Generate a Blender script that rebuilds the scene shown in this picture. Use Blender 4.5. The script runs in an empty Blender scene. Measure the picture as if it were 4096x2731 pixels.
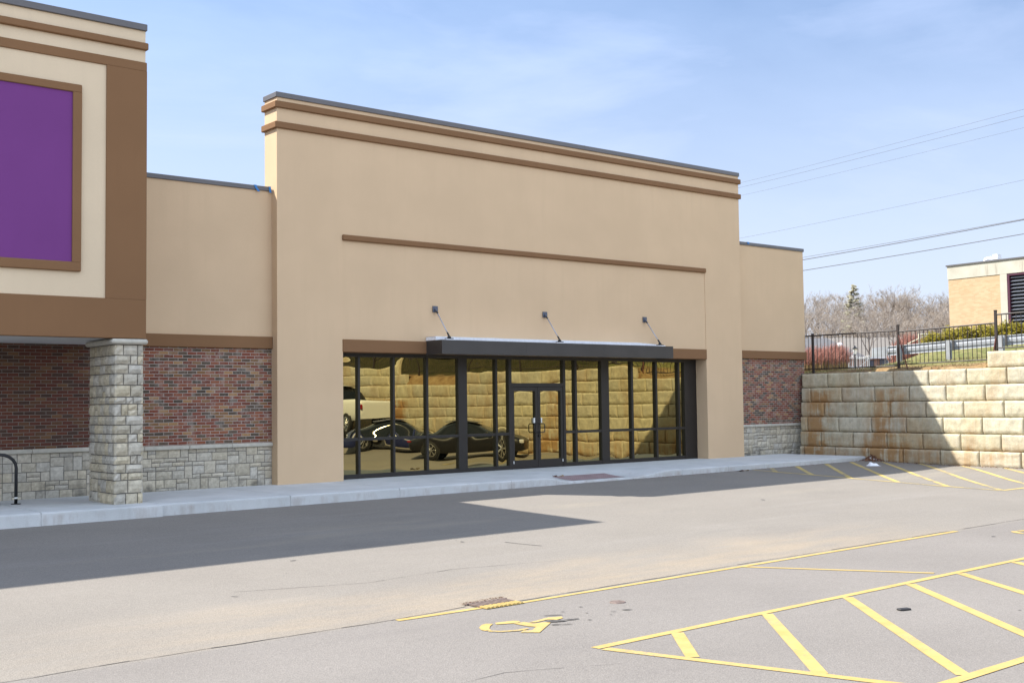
import bpy, math, random
from mathutils import Vector, Matrix, noise
R = math.radians
SC = bpy.context.scene
COL = SC.collection
rnd = random.Random(7)

# ------------------------------------------------------------------ helpers
def sm(a, b, x):
    t = max(0.0, min(1.0, (x - a) / (b - a))); return t * t * (3 - 2 * t)

def tag(o, label=None, cat=None, group=None, kind=None):
    if label: o['label'] = label
    if cat: o['category'] = cat
    if group: o['group'] = group
    if kind: o['kind'] = kind
    return o

def empty(name, loc=(0, 0, 0), rz=0.0, label=None, cat=None, group=None):
    o = bpy.data.objects.new(name, None); COL.objects.link(o)
    o.location = loc; o.rotation_euler = (0, 0, rz); o.empty_display_size = .2
    return tag(o, label, cat, group)

class MB:
    def __init__(s): s.v = []; s.f = []; s.c = []; s.mi = []; s.col = (1, 1, 1); s.m = 0
    def face(s, idx): s.f.append(tuple(idx)); s.c.append(s.col); s.mi.append(s.m)
    def poly(s, pts):
        n = len(s.v); s.v += [tuple(p) for p in pts]; s.face(range(n, n + len(pts)))
    def box(s, x0, x1, y0, y1, z0, z1):
        n = len(s.v)
        s.v += [(x0, y0, z0), (x1, y0, z0), (x1, y1, z0), (x0, y1, z0), (x0, y0, z1), (x1, y0, z1), (x1, y1, z1), (x0, y1, z1)]
        for q in ((3, 2, 1, 0), (4, 5, 6, 7), (0, 1, 5, 4), (1, 2, 6, 5), (2, 3, 7, 6), (3, 0, 4, 7)): s.face([n + i for i in q])
        return s
    def cbox(s, x0, x1, y0, y1, z0, z1, b=.01):
        # box with chamfered vertical/horizontal edges (26-face rounded box)
        n = len(s.v); P = {}
        xs = (x0, x0 + b, x1 - b, x1); ys = (y0, y0 + b, y1 - b, y1); zs = (z0, z0 + b, z1 - b, z1)
        def vid(i, j, k):
            if (i, j, k) not in P: P[(i, j, k)] = len(s.v); s.v.append((xs[i], ys[j], zs[k]))
            return P[(i, j, k)]
        for ax in range(3):
            for side in (0, 3):
                a = [(1, 1), (2, 1), (2, 2), (1, 2)]
                q = []
                for (p, r) in a:
                    t = [p, r]; t.insert(ax, side); q.append(vid(*t))
                if (side == 0) == (ax != 1): q = q[::-1]
                s.face(q)
        for ax in range(3):       # edges
            o1, o2 = [i for i in range(3) if i != ax]
            for a1 in (0, 3):
                for a2 in (0, 3):
                    i1 = 1 if a1 == 0 else 2; i2 = 1 if a2 == 0 else 2
                    q = []
                    for (e, c1, c2) in ((1, a1, i2), (2, a1, i2), (2, i1, a2), (1, i1, a2)):
                        t = [0, 0, 0]; t[ax] = e; t[o1] = c1; t[o2] = c2; q.append(vid(*t))
                    if (a1 == a2) != (ax == 1): q = q[::-1]
                    s.face(q)
        for a in (0, 3):
            for b_ in (0, 3):
                for c in (0, 3):
                    ia, ib, ic = (1 if t == 0 else 2 for t in (a, b_, c))
                    q = [vid(a, ib, ic), vid(ia, b_, ic), vid(ia, ib, c)]
                    s.face(q if ((a == 0) + (b_ == 0) + (c == 0)) % 2 == 0 else q[::-1])
        return s
    def tube(s, pts, rad, n=6, cap=True):
        pts = [Vector(p) for p in pts]; rads = rad if isinstance(rad, (list, tuple)) else [rad] * len(pts)
        rings = []; side = None
        for i, p in enumerate(pts):
            d = (pts[min(i + 1, len(pts) - 1)] - pts[max(i - 1, 0)])
            d = d.normalized() if d.length > 1e-9 else Vector((0, 0, 1))
            if side is None:
                a = Vector((0, 0, 1)) if abs(d.z) < .9 else Vector((1, 0, 0)); side = d.cross(a).normalized()
            else:
                side = (side - d * side.dot(d))
                side = side.normalized() if side.length > 1e-6 else d.orthogonal().normalized()
            up = d.cross(side); b0 = len(s.v)
            for k in range(n):
                t = 2 * math.pi * k / n
                s.v.append(tuple(p + (side * math.cos(t) + up * math.sin(t)) * rads[i]))
            rings.append(b0)
        for a, b in zip(rings, rings[1:]):
            for k in range(n):
                k2 = (k + 1) % n; s.face((a + k, a + k2, b + k2, b + k))
        if cap:
            s.face([rings[0] + k for k in reversed(range(n))]); s.face([rings[-1] + k for k in range(n)])
        return s
    def lathe(s, prof, n=16, c=(0, 0, 0), axis='z'):
        b0 = len(s.v)
        for (r, h) in prof:
            for k in range(n):
                t = 2 * math.pi * k / n; a, b = r * math.cos(t), r * math.sin(t)
                p = (a, b, h) if axis == 'z' else ((a, h, b) if axis == 'y' else (h, a, b))
                s.v.append((p[0] + c[0], p[1] + c[1], p[2] + c[2]))
        for i in range(len(prof) - 1):
            for k in range(n):
                k2 = (k + 1) % n; s.face((b0 + i * n + k, b0 + i * n + k2, b0 + (i + 1) * n + k2, b0 + (i + 1) * n + k))
        return s
    def grid(s, P):   # P[i][j] points
        b0 = len(s.v); m = len(P[0])
        for r in P: s.v += [tuple(p) for p in r]
        for i in range(len(P) - 1):
            for j in range(m - 1): s.face((b0 + i * m + j, b0 + i * m + j + 1, b0 + (i + 1) * m + j + 1, b0 + (i + 1) * m + j))
        return s
    def build(s, name, mat, parent=None, smooth=False, local=False):
        me = bpy.data.meshes.new(name); me.from_pydata(s.v, [], s.f)
        for m in (mat if isinstance(mat, (list, tuple)) else [mat]): me.materials.append(m)
        if any(s.mi): me.polygons.foreach_set('material_index', s.mi)
        if any(c != (1, 1, 1) for c in s.c):
            a = me.attributes.new('tint', 'FLOAT_COLOR', 'CORNER'); buf = []
            for p, c in zip(me.polygons, s.c): buf += list((*c, 1.0)) * p.loop_total
            a.data.foreach_set('color', buf)
        if smooth: me.polygons.foreach_set('use_smooth', [True] * len(me.polygons))
        me.update()
        o = bpy.data.objects.new(name, me); COL.objects.link(o)
        if parent is not None:
            o.parent = parent
            if not local:
                q = parent; off = Vector((0, 0, 0))
                while q is not None: off += Vector(q.location); q = q.parent
                o.location = -off
        return o

def copy_tree(o, parent=None):
    c = o.copy(); COL.objects.link(c); c.parent = parent
    for ch in o.children: copy_tree(ch, c)
    return c

# ------------------------------------------------------------------ materials
class NT:
    def __init__(s, name):
        s.m = bpy.data.materials.new(name); s.m.use_nodes = True; s.t = s.m.node_tree; s.t.nodes.clear()
        s.out = s.n('ShaderNodeOutputMaterial'); s.b = s.n('ShaderNodeBsdfPrincipled'); s.l(s.b.outputs[0], s.out.inputs[0])
    def n(s, typ, **kw):
        x = s.t.nodes.new(typ)
        for k, v in kw.items():
            if k.startswith('i_'): x.inputs[k[2:].replace('_', ' ')].default_value = v
            else: setattr(x, k, v)
        return x
    def l(s, a, b): s.t.links.new(a, b)
    def pos(s, sc=(1, 1, 1), loc=(0, 0, 0)):
        g = s.n('ShaderNodeTexCoord'); mp = s.n('ShaderNodeMapping'); mp.inputs['Scale'].default_value = sc; mp.inputs['Location'].default_value = loc
        s.l(g.outputs['Object'], mp.inputs[0]); return mp.outputs[0]
    def noise(s, vec, scale, detail=4, rough=.55, dist=0):
        x = s.n('ShaderNodeTexNoise'); x.inputs['Scale'].default_value = scale; x.inputs['Detail'].default_value = detail
        x.inputs['Roughness'].default_value = rough; x.inputs['Distortion'].default_value = dist
        if vec is not None: s.l(vec, x.inputs['Vector'])
        return x.outputs['Fac']
    def ramp(s, fac, stops, interp='LINEAR'):
        x = s.n('ShaderNodeValToRGB'); x.color_ramp.interpolation = interp; e = x.color_ramp.elements
        while len(e) > 1: e.remove(e[-1])
        for i, (p, c) in enumerate(stops):
            q = e[0] if i == 0 else e.new(p)
            q.position = p; q.color = (*c, 1) if not isinstance(c, (int, float)) else (c, c, c, 1)
        s.l(fac, x.inputs[0]); return x.outputs[0]
    def mix(s, fac, a, b, typ='MIX'):
        x = s.n('ShaderNodeMix', data_type='RGBA', blend_type=typ)
        for sock, v in ((x.inputs[0], fac), (x.inputs[6], a), (x.inputs[7], b)):
            if hasattr(v, 'links'): s.l(v, sock)
            elif isinstance(v, (int, float)): sock.default_value = v
            else: sock.default_value = (*v, 1)
        return x.outputs[2]
    def math(s, op, a, b=None, c=None):
        x = s.n('ShaderNodeMath', operation=op)
        for i, v in enumerate((a, b, c)):
            if v is None: continue
            if hasattr(v, 'links'): s.l(v, x.inputs[i])
            else: x.inputs[i].default_value = v
        return x.outputs[0]
    def band(s, coord, a, b, soft):   # 1 inside a..b with soft edges
        u = s.n('ShaderNodeMapRange', interpolation_type='SMOOTHSTEP'); s.l(coord, u.inputs[0])
        u.inputs[1].default_value = a - soft; u.inputs[2].default_value = a + soft
        d = s.n('ShaderNodeMapRange', interpolation_type='SMOOTHSTEP'); s.l(coord, d.inputs[0])
        d.inputs[1].default_value = b - soft; d.inputs[2].default_value = b + soft; d.inputs[3].default_value = 1; d.inputs[4].default_value = 0
        return s.math('MULTIPLY', u.outputs[0], d.outputs[0])
    def xyz(s, vec):
        x = s.n('ShaderNodeSeparateXYZ'); s.l(vec, x.inputs[0]); return x.outputs
    def bump(s, h, strength=.3, dist=.01, normal=None):
        x = s.n('ShaderNodeBump'); x.inputs['Strength'].default_value = strength; x.inputs['Distance'].default_value = dist
        s.l(h, x.inputs['Height'])
        if normal is not None: s.l(normal, x.inputs['Normal'])
        s.l(x.outputs[0], s.b.inputs['Normal']); return x.outputs[0]
    def done(s, col=None, rough=.8, metal=0, spec=None):
        if col is not None:
            if hasattr(col, 'links'): s.l(col, s.b.inputs['Base Color'])
            else: s.b.inputs['Base Color'].default_value = (*col, 1)
        if hasattr(rough, 'links'): s.l(rough, s.b.inputs['Roughness'])
        else: s.b.inputs['Roughness'].default_value = rough
        s.b.inputs['Metallic'].default_value = metal
        if spec is not None: s.b.inputs['Specular IOR Level'].default_value = spec
        return s.m

def scl(c, k): return tuple(x * k for x in c)

def m_plain(name, col, rough=.6, metal=0, var=.12, sc=8, bump=0, bsc=200):
    t = NT(name); p = t.pos(); f = t.noise(p, sc, 5)
    c = t.ramp(f, [(.3, scl(col, 1 - var)), (.7, scl(col, 1 + var))])
    if bump: t.bump(t.noise(p, bsc, 3), bump, .004)
    return t.done(c, rough, metal)

def m_stucco(name, col, streak=.05):
    t = NT(name); p = t.pos()
    big = t.noise(p, .7, 3); st = t.noise(t.pos((3.0, 3.0, .25)), 1.6, 4)
    c = t.ramp(big, [(.35, scl(col, .965)), (.65, scl(col, 1.03))])
    c = t.mix(t.ramp(st, [(.5, 0.0), (.8, 1.0)]), c, scl(col, 1 - streak * 1.0))
    fine = t.noise(p, 90, 3, .6)
    c = t.mix(.06, c, t.ramp(fine, [(.3, scl(col, .5)), (.7, scl(col, 1.4))]))
    t.bump(t.math('ADD', fine, t.math('MULTIPLY', t.noise(p, 260, 2), .6)), .28, .006)
    return t.done(c, .92, 0, .2)

def m_brick(name, smear=.35, dark=1.0, mort=1.0, uni=((.25, .155, .11), .10)):
    t = NT(name); g = t.n('ShaderNodeTexCoord'); x = t.xyz(g.outputs['Object'])
    cv = t.n('ShaderNodeCombineXYZ'); t.l(x[0], cv.inputs[0]); t.l(x[2], cv.inputs[1])
    wob = t.n('ShaderNodeTexNoise'); wob.inputs['Scale'].default_value = 9; t.l(cv.outputs[0], wob.inputs['Vector'])
    sub = t.n('ShaderNodeVectorMath', operation='SUBTRACT'); t.l(wob.outputs['Color'], sub.inputs[0]); sub.inputs[1].default_value = (.5, .5, .5)
    ad = t.n('ShaderNodeVectorMath', operation='MULTIPLY_ADD'); t.l(sub.outputs[0], ad.inputs[0]); ad.inputs[1].default_value = (.012, .008, 0); t.l(cv.outputs[0], ad.inputs[2])
    b = t.n('ShaderNodeTexBrick'); t.l(ad.outputs[0], b.inputs['Vector'])
    for k, v in (('Scale', 1), ('Mortar Size', .0058), ('Mortar Smooth', .25), ('Bias', 0), ('Brick Width', .2066), ('Row Height', .0672)): b.inputs[k].default_value = v
    b.inputs['Color1'].default_value = (0, 0, 0, 1); b.inputs['Color2'].default_value = (1, 1, 1, 1); b.inputs['Mortar'].default_value = (.5, .5, .5, 1)
    cols = [(.0, (.155, .045, .036)), (.16, (.115, .034, .028)), (.27, (.205, .075, .05)), (.38, (.175, .098, .058)), (.47, (.075, .06, .056)),
            (.56, (.15, .052, .042)), (.64, (.27, .165, .095)), (.71, (.045, .042, .042)), (.79, (.06, .052, .05)), (.84, (.19, .065, .045)), (.93, (.16, .095, .058))]
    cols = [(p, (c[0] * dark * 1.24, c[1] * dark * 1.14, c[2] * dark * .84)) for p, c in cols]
    c = t.ramp(b.outputs['Color'], cols, 'CONSTANT')
    c = t.mix(uni[1], c, uni[0])
    f2 = t.noise(cv.outputs[0], 55, 4)
    c = t.mix(.35, c, t.mix(1, c, t.ramp(f2, [(.3, .45), (.7, 1.5)]), 'MULTIPLY'))
    sm_ = t.math('MULTIPLY', t.ramp(t.noise(cv.outputs[0], 4.5, 5, .7), [(.5, 0.0), (.75, 1.0)]), smear)
    c = t.mix(sm_, c, (.36, .31, .26))
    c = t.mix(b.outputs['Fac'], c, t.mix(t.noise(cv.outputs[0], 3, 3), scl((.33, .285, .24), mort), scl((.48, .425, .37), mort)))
    h = t.math('SUBTRACT', t.math('MULTIPLY', f2, .3), b.outputs['Fac'])
    t.bump(h, .7, .012)
    return t.done(c, .9, 0, .25)

def m_tinted(name, rough=.9, nsc=14, var=.3, bump=.5, soot=0):
    t = NT(name); a = t.n('ShaderNodeAttribute', attribute_name='tint'); p = t.pos()
    f = t.noise(p, nsc, 6, .65)
    c = t.mix(1, a.outputs['Color'], t.ramp(f, [(.25, 1 - var), (.75, 1 + var)]), 'MULTIPLY')
    if soot:
        z = t.xyz(p)[2]
        k = t.math('MULTIPLY', t.band(z, -1, .22, .2), t.ramp(t.noise(p, 2.2, 4), [(.5, 0.0), (.7, 1.0)]))
        c = t.mix(t.math('MULTIPLY', k, soot), c, (.05, .048, .044))
    t.bump(t.noise(p, nsc * 2.2, 6, .7), bump, .02)
    return t.done(c, rough, 0, .2)

M = {}
TAN = (.60, .435, .275)
BRN = (.210, .113, .055)
M['tan'] = m_stucco('tan_stucco', TAN, .03)
M['cream'] = m_stucco('cream_stucco', (.65, .52, .36), .03)
M['brown'] = m_stucco('brown_stucco', BRN, .03)
M['purple'] = m_stucco('purple_panel', (.165, .048, .195), .03)
M['coping'] = m_plain('coping_metal', (.12, .112, .112), .5, .3, .06, 1.5)
M['brick'] = m_brick('mixed_brick', .75)
M['brick_shaded'] = m_brick('shaded_porch_brick', .04, .68, .50, ((.095, .042, .03), .5))  # porch copy of the brick, its shade put into darker colours
M['ashlar'] = m_tinted('ashlar_stone', .92, 12, .28, .6, .8)
M['pier'] = m_tinted('pier_stone', .92, 10, .30, .9)
M['mortar'] = m_plain('mortar', (.15, .14, .125), .95, 0, .2, 20)
M['ledge'] = m_plain('ledge_stone', (.46, .43, .36), .9, 0, .12, 9, .3, 60)
M['bronze'] = m_plain('dark_bronze_aluminium', (.014, .0115, .0105), .45, 0, .08, 3)
M['gap'] = m_plain('rubber_gasket', (.008, .008, .008), .7)
M['canopy'] = m_plain('canopy_fascia', (.040, .036, .034), .38, 0, .12, 2.2)
M['membrane'] = m_plain('white_membrane', (.80, .80, .82), .6, 0, .08, 14)
M['soffit'] = m_plain('soffit_panel', (.60, .60, .60), .7, 0, .05, 2)
M['steel'] = m_plain('galvanised_steel', (.45, .47, .50), .42, .55, .12, 6)
M['rodgrey'] = m_plain('grey_rod', (.40, .40, .45), .45, .3)
M['plate'] = m_plain('wall_plate_metal', (.09, .10, .13), .5, .3)
M['black'] = m_plain('black_paint', (.014, .014, .015), .4)
M['fence'] = m_plain('rusty_black_fence', (.028, .019, .016), .6, 0, .35, 9)
M['rust'] = m_plain('rusty_steel', (.10, .030, .020), .7, 0, .3, 12)
M['white'] = m_plain('white_paint', (.75, .74, .72), .6)
M['label'] = m_plain('white_sticker', (.75, .75, .72), .5)
M['roof'] = m_plain('roof_felt', (.22, .21, .21), .95)

# tinted mirror glass
t = NT('bronze_mirror_glass'); g = t.n('ShaderNodeBsdfGlossy'); g.inputs['Color'].default_value = (.39, .335, .17, 1); g.inputs['Roughness'].default_value = .0
d = t.n('ShaderNodeBsdfDiffuse'); d.inputs['Color'].default_value = (.012, .011, .008, 1); mx = t.n('ShaderNodeMixShader'); mx.inputs[0].default_value = .88
t.l(d.outputs[0], mx.inputs[1]); t.l(g.outputs[0], mx.inputs[2]); t.l(mx.outputs[0], t.out.inputs[0]); M['glass'] = t.m

# concrete sidewalk
t = NT('sidewalk_concrete'); p = t.pos(); f = t.noise(p, 1.3, 5); c = t.ramp(f, [(.3, (.46, .47, .46)), (.7, (.58, .585, .575))])
c = t.mix(t.ramp(t.noise(t.pos((1, 1, .2)), 4, 5, .7), [(.55, 0.0), (.85, .45)]), c, (.28, .25, .21)); kz = t.xyz(p)[2]; kb = t.math('MULTIPLY', t.band(kz, -.5, -.05, .05), t.ramp(t.noise(t.pos((1, 1, .3)), 2.6, 5, .7), [(.48, 0.0), (.72, .6)])); c = t.mix(kb, c, (.27, .20, .15)); fine = t.noise(p, 120, 3)
c = t.mix(.10, c, t.ramp(fine, [(.3, .15), (.7, .8)])); t.bump(fine, .2, .004); M['concrete'] = t.done(c, .9, 0, .3)

# asphalt
t = NT('asphalt'); p = t.pos(); X = t.xyz(p)
base = t.ramp(t.noise(p, .35, 5, .6), [(.3, (.190, .172, .154)), (.7, (.218, .198, .178))])
far = t.band(X[1], -13.03, 4, .12)
base = t.mix(t.math('MULTIPLY', far, .55), base, t.ramp(t.noise(p, .5, 4), [(.3, (.212, .190, .160)), (.7, (.244, .220, .186))]))
wob = t.math('ADD', X[1], t.math('MULTIPLY', t.math('SUBTRACT', t.noise(t.pos((.5, 1, 1)), .8, 4), .5), 2.6))
sed = t.math('MULTIPLY', t.band(wob, -13.7, -11.4, .8), t.band(X[1], -13.0, 0, .05))
sed = t.math('MULTIPLY', sed, t.band(X[0], -8.0, 4.0, 3.0))
sed = t.math('MULTIPLY', sed, t.ramp(t.noise(t.pos((.45, 1.6, 1)), 1.1, 6, .65), [(.36, .15), (.62, 1.0)]))
base = t.mix(t.math('MULTIPLY', sed, .55), base, (.33, .262, .182))
w2 = t.math('MULTIPLY', t.band(X[1], -7.6, -5.6, .7), t.ramp(t.noise(t.pos((.3, 1.4, 1)), .7, 5, .6), [(.55, 0.0), (.72, 1.0)]))
base = t.mix(t.math('MULTIPLY', w2, .4), base, (.33, .29, .22))
sb = t.math('MULTIPLY', t.band(X[1], -12.0, -3.2, .6), t.ramp(t.noise(t.pos((.16, 1.3, 1)), 1.0, 6, .6), [(.56, 0.0), (.75, 1.0)]))
base = t.mix(t.math('MULTIPLY', sb, .22), base, (.30, .28, .255))
dk = t.ramp(t.noise(t.pos((.5, 1.2, 1)), .9, 6, .62), [(.58, 0.0), (.8, 1.0)])
base = t.mix(t.math('MULTIPLY', dk, .22), base, (.11, .10, .098))
g1 = t.noise(p, 95, 3, .7); v2 = t.n('ShaderNodeTexVoronoi'); v2.inputs['Scale'].default_value = 75; t.l(p, v2.inputs['Vector'])
base = t.mix(.19, base, t.mix(1, base, t.ramp(v2.outputs['Color'], [(.05, .35), (.5, 1.0), (.97, 1.75)]), 'MULTIPLY'))
base = t.mix(.38, base, t.mix(1, base, t.ramp(g1, [(.3, .6), (.7, 1.4)]), 'MULTIPLY'))
t.bump(t.math('ADD', g1, t.math('MULTIPLY', v2.outputs['Distance'], .8)), .5, .008); M['asphalt'] = t.done(base, .93, 0, .25)

t = NT('yellow_road_paint'); p = t.pos(); f = t.noise(p, 38, 6, .75); w = t.noise(p, 1.6, 4)
k = t.math('ADD', f, t.math('MULTIPLY', t.math('SUBTRACT', w, .5), .55)); c = t.ramp(t.noise(p, 5, 4), [(.3, (.40, .282, .090)), (.7, (.465, .34, .125))])
c = t.mix(t.ramp(k, [(.565, 0.0), (.69, .85)]), c, (.225, .20, .165)); t.bump(t.noise(p, 120, 3), .35, .005); M['paint'] = t.done(c, .85, 0, .3)
t = NT('faded_yellow_paint'); p = t.pos(); f = t.noise(p, 20, 6, .75); w = t.noise(p, 1.1, 4)
k = t.math('ADD', f, t.math('MULTIPLY', t.math('SUBTRACT', w, .5), .9)); c = t.ramp(t.noise(p, 3, 4), [(.3, (.43, .32, .10)), (.7, (.52, .40, .15))])
c = t.mix(t.ramp(k, [(.52, 0.0), (.68, 1.0)]), c, (.215, .19, .155)); M['paint2'] = t.done(c, .85, 0, .3)
M['crack'] = m_plain('crack_filler', (.055, .05, .046), .95, 0, .4, 30)

# retaining wall block concrete with rust streaks
t = NT('split_face_concrete'); p = t.pos(); X = t.xyz(p); a = t.n('ShaderNodeAttribute', attribute_name='tint')
c = t.mix(1, a.outputs['Color'], t.ramp(t.noise(p, 5, 7, .7), [(.28, .74), (.72, 1.2)]), 'MULTIPLY')
c = t.mix(t.ramp(t.noise(t.pos((8, 8, .5)), 2.2, 5, .7), [(.52, 0.0), (.8, .55)]), c, (.50, .50, .46))
c = t.mix(t.ramp(t.noise(t.pos((9, 9, 1)), 2.0, 5, .7), [(.56, 0.0), (.74, .45)]), c, (.20, .17, .12))
stk = t.math('ADD', t.math('MULTIPLY', t.noise(t.pos((1, 3.5, .28)), 1.5, 5, .65), .6), t.math('MULTIPLY', t.noise(t.pos((1, 1, 2.2)), 1.3, 4, .6), .4))
m1 = t.math('ADD', t.band(X[1], -1.10, -.30, .42), t.math('MULTIPLY', t.band(X[1], -3.9, -2.7, .55), .75))
for a0, b0, w_ in ((-21.5, -19.6, .9), (-24.9, -23.2, .7), (-10.6, -9.4, .5)):
    m1 = t.math('ADD', m1, t.math('MULTIPLY', t.band(X[1], a0, b0, .3), w_))
m1 = t.math('MULTIPLY', m1, t.band(X[2], -1, 1.98, .1))
rust = t.math('MULTIPLY', t.math('MULTIPLY', m1, 1.35), t.ramp(stk, [(.40, .0), (.54, 1.0)]))
low = t.math('MULTIPLY', t.band(X[2], -1, .42, .45), t.ramp(stk, [(.40, 0.0), (.62, .8)]))
gen = t.math('MULTIPLY', t.ramp(t.noise(t.pos((1, 1.2, .5)), .8, 5, .6), [(.47, 0.0), (.68, .5)]), 1.0)
tot = t.math('MINIMUM', t.math('ADD', t.math('ADD', rust, low), gen), 1.0)
c = t.mix(t.math('MULTIPLY', tot, .78), c, t.mix(t.noise(p, 3, 3), (.38, .20, .055), (.29, .13, .035)))
t.bump(t.noise(p, 16, 7, .7), .55, .03); M['block'] = t.done(c, .95, 0, .15)

# upper terrain: soil by the wall, grass, dry leaf litter
t = NT('hillside_soil_and_grass'); p = t.pos(); a = t.n('ShaderNodeAttribute', attribute_name='tint'); s3 = t.n('ShaderNodeSeparateColor'); t.l(a.outputs['Color'], s3.inputs[0])
soil = t.ramp(t.noise(p, 2.6, 6, .65), [(.28, (.16, .092, .045)), (.5, (.26, .17, .085)), (.72, (.36, .26, .14))])
gr = t.ramp(t.noise(p, 3.2, 6, .7), [(.28, (.085, .095, .032)), (.46, (.145, .15, .055)), (.6, (.22, .195, .085)), (.75, (.29, .22, .11))])
lit = t.ramp(t.noise(p, .25, 6, .65), [(.3, (.17, .13, .10)), (.7, (.27, .22, .175))])
c = t.mix(s3.outputs[1], soil, gr); c = t.mix(s3.outputs[0], c, t.ramp(t.noise(p, 2.5, 6, .7), [(.3, (.018, .022, .008)), (.55, (.045, .040, .018)), (.75, (.09, .07, .035))])); c = t.mix(s3.outputs[2], c, lit); t.bump(t.noise(p, 9, 6, .7), .8, .05); M['hill'] = t.done(c, 1, 0, .05)
M['dirt'] = m_plain('far_ground', (.20, .16, .11), 1, 0, .25, .2)
M['bark'] = m_plain('grey_bark', (.19, .165, .145), .95, 0, .25, 5)
M['twig'] = m_plain('bare_twigs', (.335, .275, .215), .95, 0, .2, .6)
M['twig2'] = m_plain('greyish_twigs', (.36, .31, .26), .95, 0, .2, .6)
M['redtwig'] = m_plain('red_twigs', (.36, .165, .125), .9, 0, .25, 3)
M['tantwig'] = m_plain('straw_twigs', (.34, .23, .11), .9, 0, .25, 3)

def m_leaf(name, a, b):
    t = NT(name); c = t.ramp(t.noise(t.pos(), 5, 4), [(.3, a), (.7, b)]); t.done(c, .75, 0, .2)
    tr = t.n('ShaderNodeBsdfTranslucent'); t.l(c, tr.inputs[0]); mx = t.n('ShaderNodeMixShader'); mx.inputs[0].default_value = .25
    t.l(t.b.outputs[0], mx.inputs[1]); t.l(tr.outputs[0], mx.inputs[2]); t.l(mx.outputs[0], t.out.inputs[0]); return t.m
M['hedge'] = m_leaf('golden_green_hedge', (.15, .135, .016), (.33, .265, .03))
M['pine'] = m_leaf('pine_needles', (.36, .34, .23), (.50, .46, .34))

# ------------------------------------------------------------------ geometry of the place
AZ = .07368
CAM = Vector((-12.24634, -23.0314, 1.74)); FWD = Vector((.63395, .77162))
def wx(y, k=0): return 18.0186 + (y + 5) * .0738 + .1056 * k      # face of the retaining wall at course k
KN = [(-95, -.18), (-26, -.18), (-18.5, -.28), (-13.1, -.405), (-8.5, -.345), (-6, -.285), (-2.9, -.18), (3, -.18)]
def zg(x, y):      # the lot falls to a drain line about ten metres in front of the kerb
    z = -.18
    for (a, za), (b, zb) in zip(KN, KN[1:]):
        if a <= y <= b: z = za + (zb - za) * (y - a) / (b - a); break
    z += .0045 * (max(-14, min(19, x)) - 5) + .085 * sm(14.5, 18, x) * sm(-3.5, -8, y)
    return z + .80 * sm(13.4, 14.6, x) * sm(-18.6, -19.5, y)

# ground
def seq(*segs):
    o = []
    for a, b, n in segs: o += [a + (b - a) * i / n for i in range(n)]
    return o + [segs[-1][1]]
mb = MB()
xs = seq((-90, -20, 14), (-20, 20, 80)); ys = seq((-90, -26, 14), (-26, -18.5, 18), (-18.5, -13.1, 12), (-13.1, -8.5, 10), (-8.5, -6, 6), (-6, -2.9, 8), (-2.9, 1, 6))
P = [[(min(x, wx(y) + .25), y, zg(min(x, wx(y) + .25), y)) for x in xs] for y in ys]
mb.grid(P); o = mb.build('parking_lot', M['asphalt'], smooth=True); tag(o, 'worn grey asphalt parking lot in front of the stores', None, None, 'structure')
mb = MB(); mb.poly([(-900, -900, -1.4), (900, -900, -1.4), (900, 900, -1.4), (-900, 900, -1.4)])
tag(mb.build('ground', M['dirt']), 'distant open ground', None, None, 'structure')

def h_hill(x, y):
    s = x - wx(y); Z = (x - CAM.x) * FWD.x + (y - CAM.y) * FWD.y
    z = 2.44 + .026 * max(0, min(Z, 116) - 38) + 7.0 * sm(116, 215, Z) + .02 * max(0, Z - 215)
    z += (.13 + .08 * sm(1.2, -2.4, y)) * sm(.62, 1.2, s) + .26 * sm(1.5, 3.8, s) * sm(1.2, -2.4, y)
    z += .68 * sm(4.2, 9.5, s) * sm(2.4, .4, y)
    z += .32 * sm(-5.6, -6.9, y) * sm(.4, 1.2, s)
    z += 3.6 * sm(1.6, 11, s) * sm(-8.5, -14, y)
    z += (noise.noise(Vector((x * .7, y * .7, 3))) * .06 + noise.noise(Vector((x * 2.3, y * 2.3, 9))) * .03) * sm(.3, 1, s)
    return z
mb = MB(); ss = seq((.62, 4, 16), (4, 14, 18), (14, 60, 24), (60, 420, 36)); ts = seq((-70, -24, 14), (-24, 8, 64), (8, 60, 24), (60, 420, 32))
G = [[(wx(tt) + s, tt, h_hill(wx(tt) + s, tt)) for s in ss] for tt in ts]
for i in range(len(ts) - 1):
    for j in range(len(ss) - 1):
        q = [G[i][j], G[i][j + 1], G[i + 1][j + 1], G[i + 1][j]]; x, y = q[0][0], q[0][1]; s = ss[j]
        n1 = noise.noise(Vector((x * .9, y * .9, 1))) * .8
        gmask = sm(1.7, 2.7, s + n1 * .6) ; far = sm(22, 40, s)
        mb.col = (sm(-8.5, -12, y) * sm(.8, 2.2, s), gmask, far); mb.poly(q)
o = mb.build('hillside', M['hill'], smooth=True); tag(o, 'brown earth and grass slope above the retaining wall', None, None, 'structure')
b = __import__('bmesh').new(); b.from_mesh(o.data); __import__('bmesh').ops.remove_doubles(b, verts=b.verts, dist=.0005); b.to_mesh(o.data); b.free()

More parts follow.
